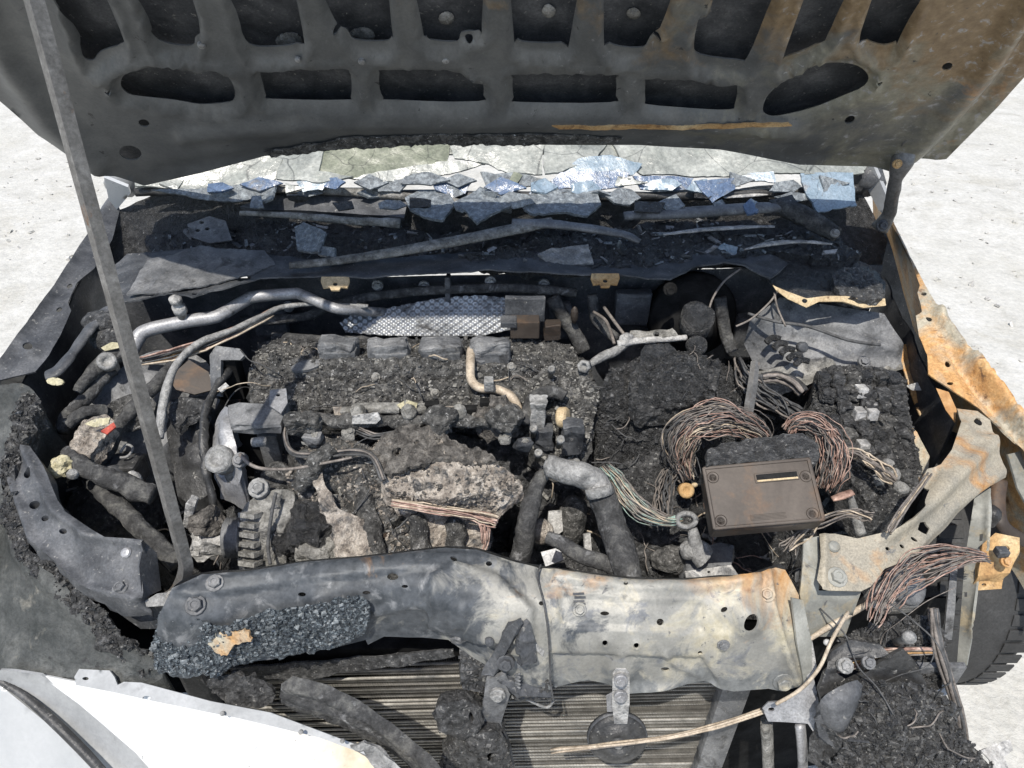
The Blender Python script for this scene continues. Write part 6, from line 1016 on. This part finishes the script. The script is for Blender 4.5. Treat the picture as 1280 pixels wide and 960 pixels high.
bs_t = thing('bumper_stay', 'rust brown bent stay with a pale end hanging at the right edge', 'stay', (1262, 640, .70))
tube('stay', [(1250, 600, .82), (1246, 630, .80), (1256, 660, .78), (1290, 680, .74)], [9, 10, 8, 8], m_brown, bs_t, flatten=.5); relief('pale_end', [(1260, 568), (1276, 564), (1288, 600), (1288, 640), (1272, 610)], [(1260, 568, .84), (1276, 564, .84), (1288, 640, .78), (1272, 610, .80)], m_zinc, bs_t, step=4, thick=.004)
relief('white_tab', [(1238, 612), (1246, 616), (1250, 634), (1238, 630)], [(1238, 612, .80), (1250, 634, .79), (1238, 630, .79)], m_white, bs_t, step=4, thick=.003); lump('melted_plug', (1238, 645, .79), (10, 14, 14), m_plastic, bs_t, .5, 50, 3)
# alternating fittings right of the beam
pm = thing('fog_lamp_motor', 'bleached round motor housing under the fanned copper wires', 'motor', (1125, 730, .70))
c = P(1128, 730, .765); lathe('housing', c, (.4, -.4, .8), [(.02, -.05), (.04, -.045), (.042, -.01), (.036, .0), (.036, .006), (.028, .010), (.012, .012), (.001, .012)], m_silver, pm, n=24, rough=.004); lathe('ring', c + np.array((.0, -.0, .012)), (.4, -.4, .8), [(.034, -.006), (.040, -.006), (.040, .004), (.034, .004)], m_sootg, pm, n=24)
pbox('foot', (1098, 745, .77), (22, 20, 26), m_white, pm, noise=.004, cuts=2); tube('stalk', [(1010, 800, .76), (1050, 775, .77), (1090, 752, .785), (1110, 742, .79)], [3, 4, 4, 3], m_wtan, pm)
dk = thing('lamp_bracket', 'dark twin horned steel bracket plate behind the melted headlamp', 'bracket', (1080, 830, .62))
relief('plate', [(1024, 862), (1040, 815), (1062, 800), (1100, 806), (1110, 815), (1090, 820), (1060, 822), (1046, 840), (1060, 852), (1082, 842), (1100, 828), (1130, 812), (1146, 830), (1160, 860), (1120, 880), (1050, 880), (1030, 885)], [(1024, 862, .73), (1062, 800, .78), (1110, 815, .78), (1160, 860, .72), (1050, 880, .70), (1120, 880, .69)], m_plastic, dk, step=3.5, thick=.006, noise=[(.003, 20, 3)], feats=[('l', [(1040, 835), (1060, 818), (1110, 818)], 4, .008)])
bolt((1057, 832, .765), 7, m_silver, dk); bolt((1086, 828, .765), 6, m_sootg, dk); bolt((1034, 803, .78), 4, m_white, dk, kind='stud'); lathe('pin', P(1133, 798, .80), (0, -.4, .9), [(.006, -.03), (.006, .0), (.009, .002), (.009, .012), (.001, .014)], m_silver, dk, n=10)
pbox('back_plate', (1170, 842, .70), (60, 8, 40), m_sootg, dk)
hl = thing('melted_headlamp', 'collapsed ash grey crust of the melted right headlamp at the bottom right', 'headlamp', (1130, 930, .45))
HL = relief('crust', [(1030, 880), (1046, 856), (1090, 848), (1130, 852), (1168, 860), (1190, 880), (1204, 920), (1230, 950), (1270, 1000), (1060, 1010), (1040, 960), (1052, 920), (1030, 905)], [(1030, 880, .71), (1090, 848, .74), (1168, 860, .72), (1204, 920, .64), (1270, 1000, .50), (1060, 1010, .55), (1052, 920, .67), (1130, 920, .68)], m_char, hl, step=2.8, skirt=.10, noise=[(.022, 16, 4), (.009, 50, 4, True), (.003, 150, 2)], flat=True, edge=5)
relief('smooth_shell', [(1026, 876), (1044, 862), (1072, 850), (1078, 868), (1064, 900), (1050, 918), (1030, 905)], [(1026, 876, .735), (1072, 850, .755), (1064, 900, .70), (1030, 905, .69)], m_soot, hl, step=4, skirt=.03, noise=[(.003, 20, 3)], dome=(.012, 14), sm=2)
H2 = relief('upper_crust', [(1040, 812), (1060, 790), (1110, 776), (1160, 770), (1180, 790), (1176, 850), (1150, 852), (1120, 810), (1080, 806)], [(1040, 812, .74), (1110, 776, .76), (1180, 790, .74), (1150, 852, .70)], m_char, hl, step=3, skirt=.06, noise=[(.014, 22, 4), (.007, 55, 4, True)], flat=True, edge=4)
flakes('ash_chips', [HL, H2], 5000, .0017, [m_ash, m_char, m_chard, m_char], hl)
flakes('bent_scraps', [HL, H2], 140, .005, [m_soot, m_char, m_char, m_ash, m_plastic], hl, long=3.5)
scraps('wire_scraps', [HL, H2], 26, .05, .0010, [m_wgrey, m_wdark, m_wdark], hl)
wt = relief('white_scrap', [(1228, 938), (1244, 930), (1262, 924), (1266, 938), (1256, 946), (1262, 962), (1246, 972), (1238, 950)], [(1228, 938, .30), (1262, 924, .30), (1246, 972, .28)], m_white, None, step=3, thick=.004, noise=[(.008, 25, 3)], label='small white torn scrap at the bottom right near the ground', cat='scrap')
lb = thing('beam_end_bracket', 'pale grey sheet steel bracket joining beam end to a vertical post at the bottom', 'bracket', (1000, 900, .50))
relief('plate', [(953, 885), (960, 878), (982, 878), (1004, 856), (1016, 842), (1024, 880), (1030, 912), (1020, 920), (1010, 905), (960, 902)], [(953, 885, .66), (982, 878, .68), (1016, 842, .72), (1030, 912, .65), (960, 902, .645)], m_alu, lb, step=4, thick=.004, holes=[ell(964, 887, 4, 2.5, 8)], noise=[(.002, 20, 2)])
relief('scorched_strut', [(1003, 800), (1014, 795), (1022, 840), (1012, 855), (1006, 840)], [(1003, 800, .76), (1014, 795, .765), (1012, 855, .71)], m_white, lb, step=4, thick=.005, noise=[(.003, 40, 2)])
tube('post', [(1000, 905, .64), (1003, 940, .58), (1004, 1000, .46)], [9, 9, 9], m_alu, lb, flatten=.6, n=8); tube('post', [(958, 900, .60), (960, 940, .52), (962, 1000, .42)], [14, 14, 14], m_ashg, lb, flatten=.5, n=8, rough=.003)
tube('tie_wire', [(1060, 765, .80), (1040, 800, .79), (1024, 835, .76), (1000, 862, .73), (970, 880, .70)], 2.2, m_wtan, None, label='straw tie wire stretched from the right bracket to the beam corner', cat='wire')
# ------------------------------------------------------------------ tyre at the right
wh = thing('wheel', 'dark worn front tyre seen at the right edge', 'wheel', (.95, 1.20, .0))
wc = np.array((.95, 1.20, .345)); prof = [(.19, -.115), (.22, -.122), (.30, -.122), (.332, -.112), (.345, -.09), (.350, -.045), (.351, 0), (.350, .045), (.345, .09), (.332, .112), (.30, .122), (.22, .122), (.19, .115)]
lathe('tyre', wc, (1, 0, 0), prof, m_tyre, wh, n=72)
for k in range(60):
    t = 2 * math.pi * k / 60
    for sx in (-.078, .078):
        o = np.array((wc[0] + sx, wc[1] + .350 * math.cos(t), wc[2] + .350 * math.sin(t)))
        if not (k + sx > 0) and False: continue
        if k % 1 == 0: box('tread_block', o, (.05, .026, .004), m_tyre, wh, rot=(math.degrees(t) - 90, 0, 0), bev=.002)
lathe('rim', wc, (1, 0, 0), [(.001, .03), (.05, .04), (.10, .02), (.17, .07), (.195, .11), (.19, .115), (.19, -.115), (.001, -.1)], m_sootg, wh, n=40)
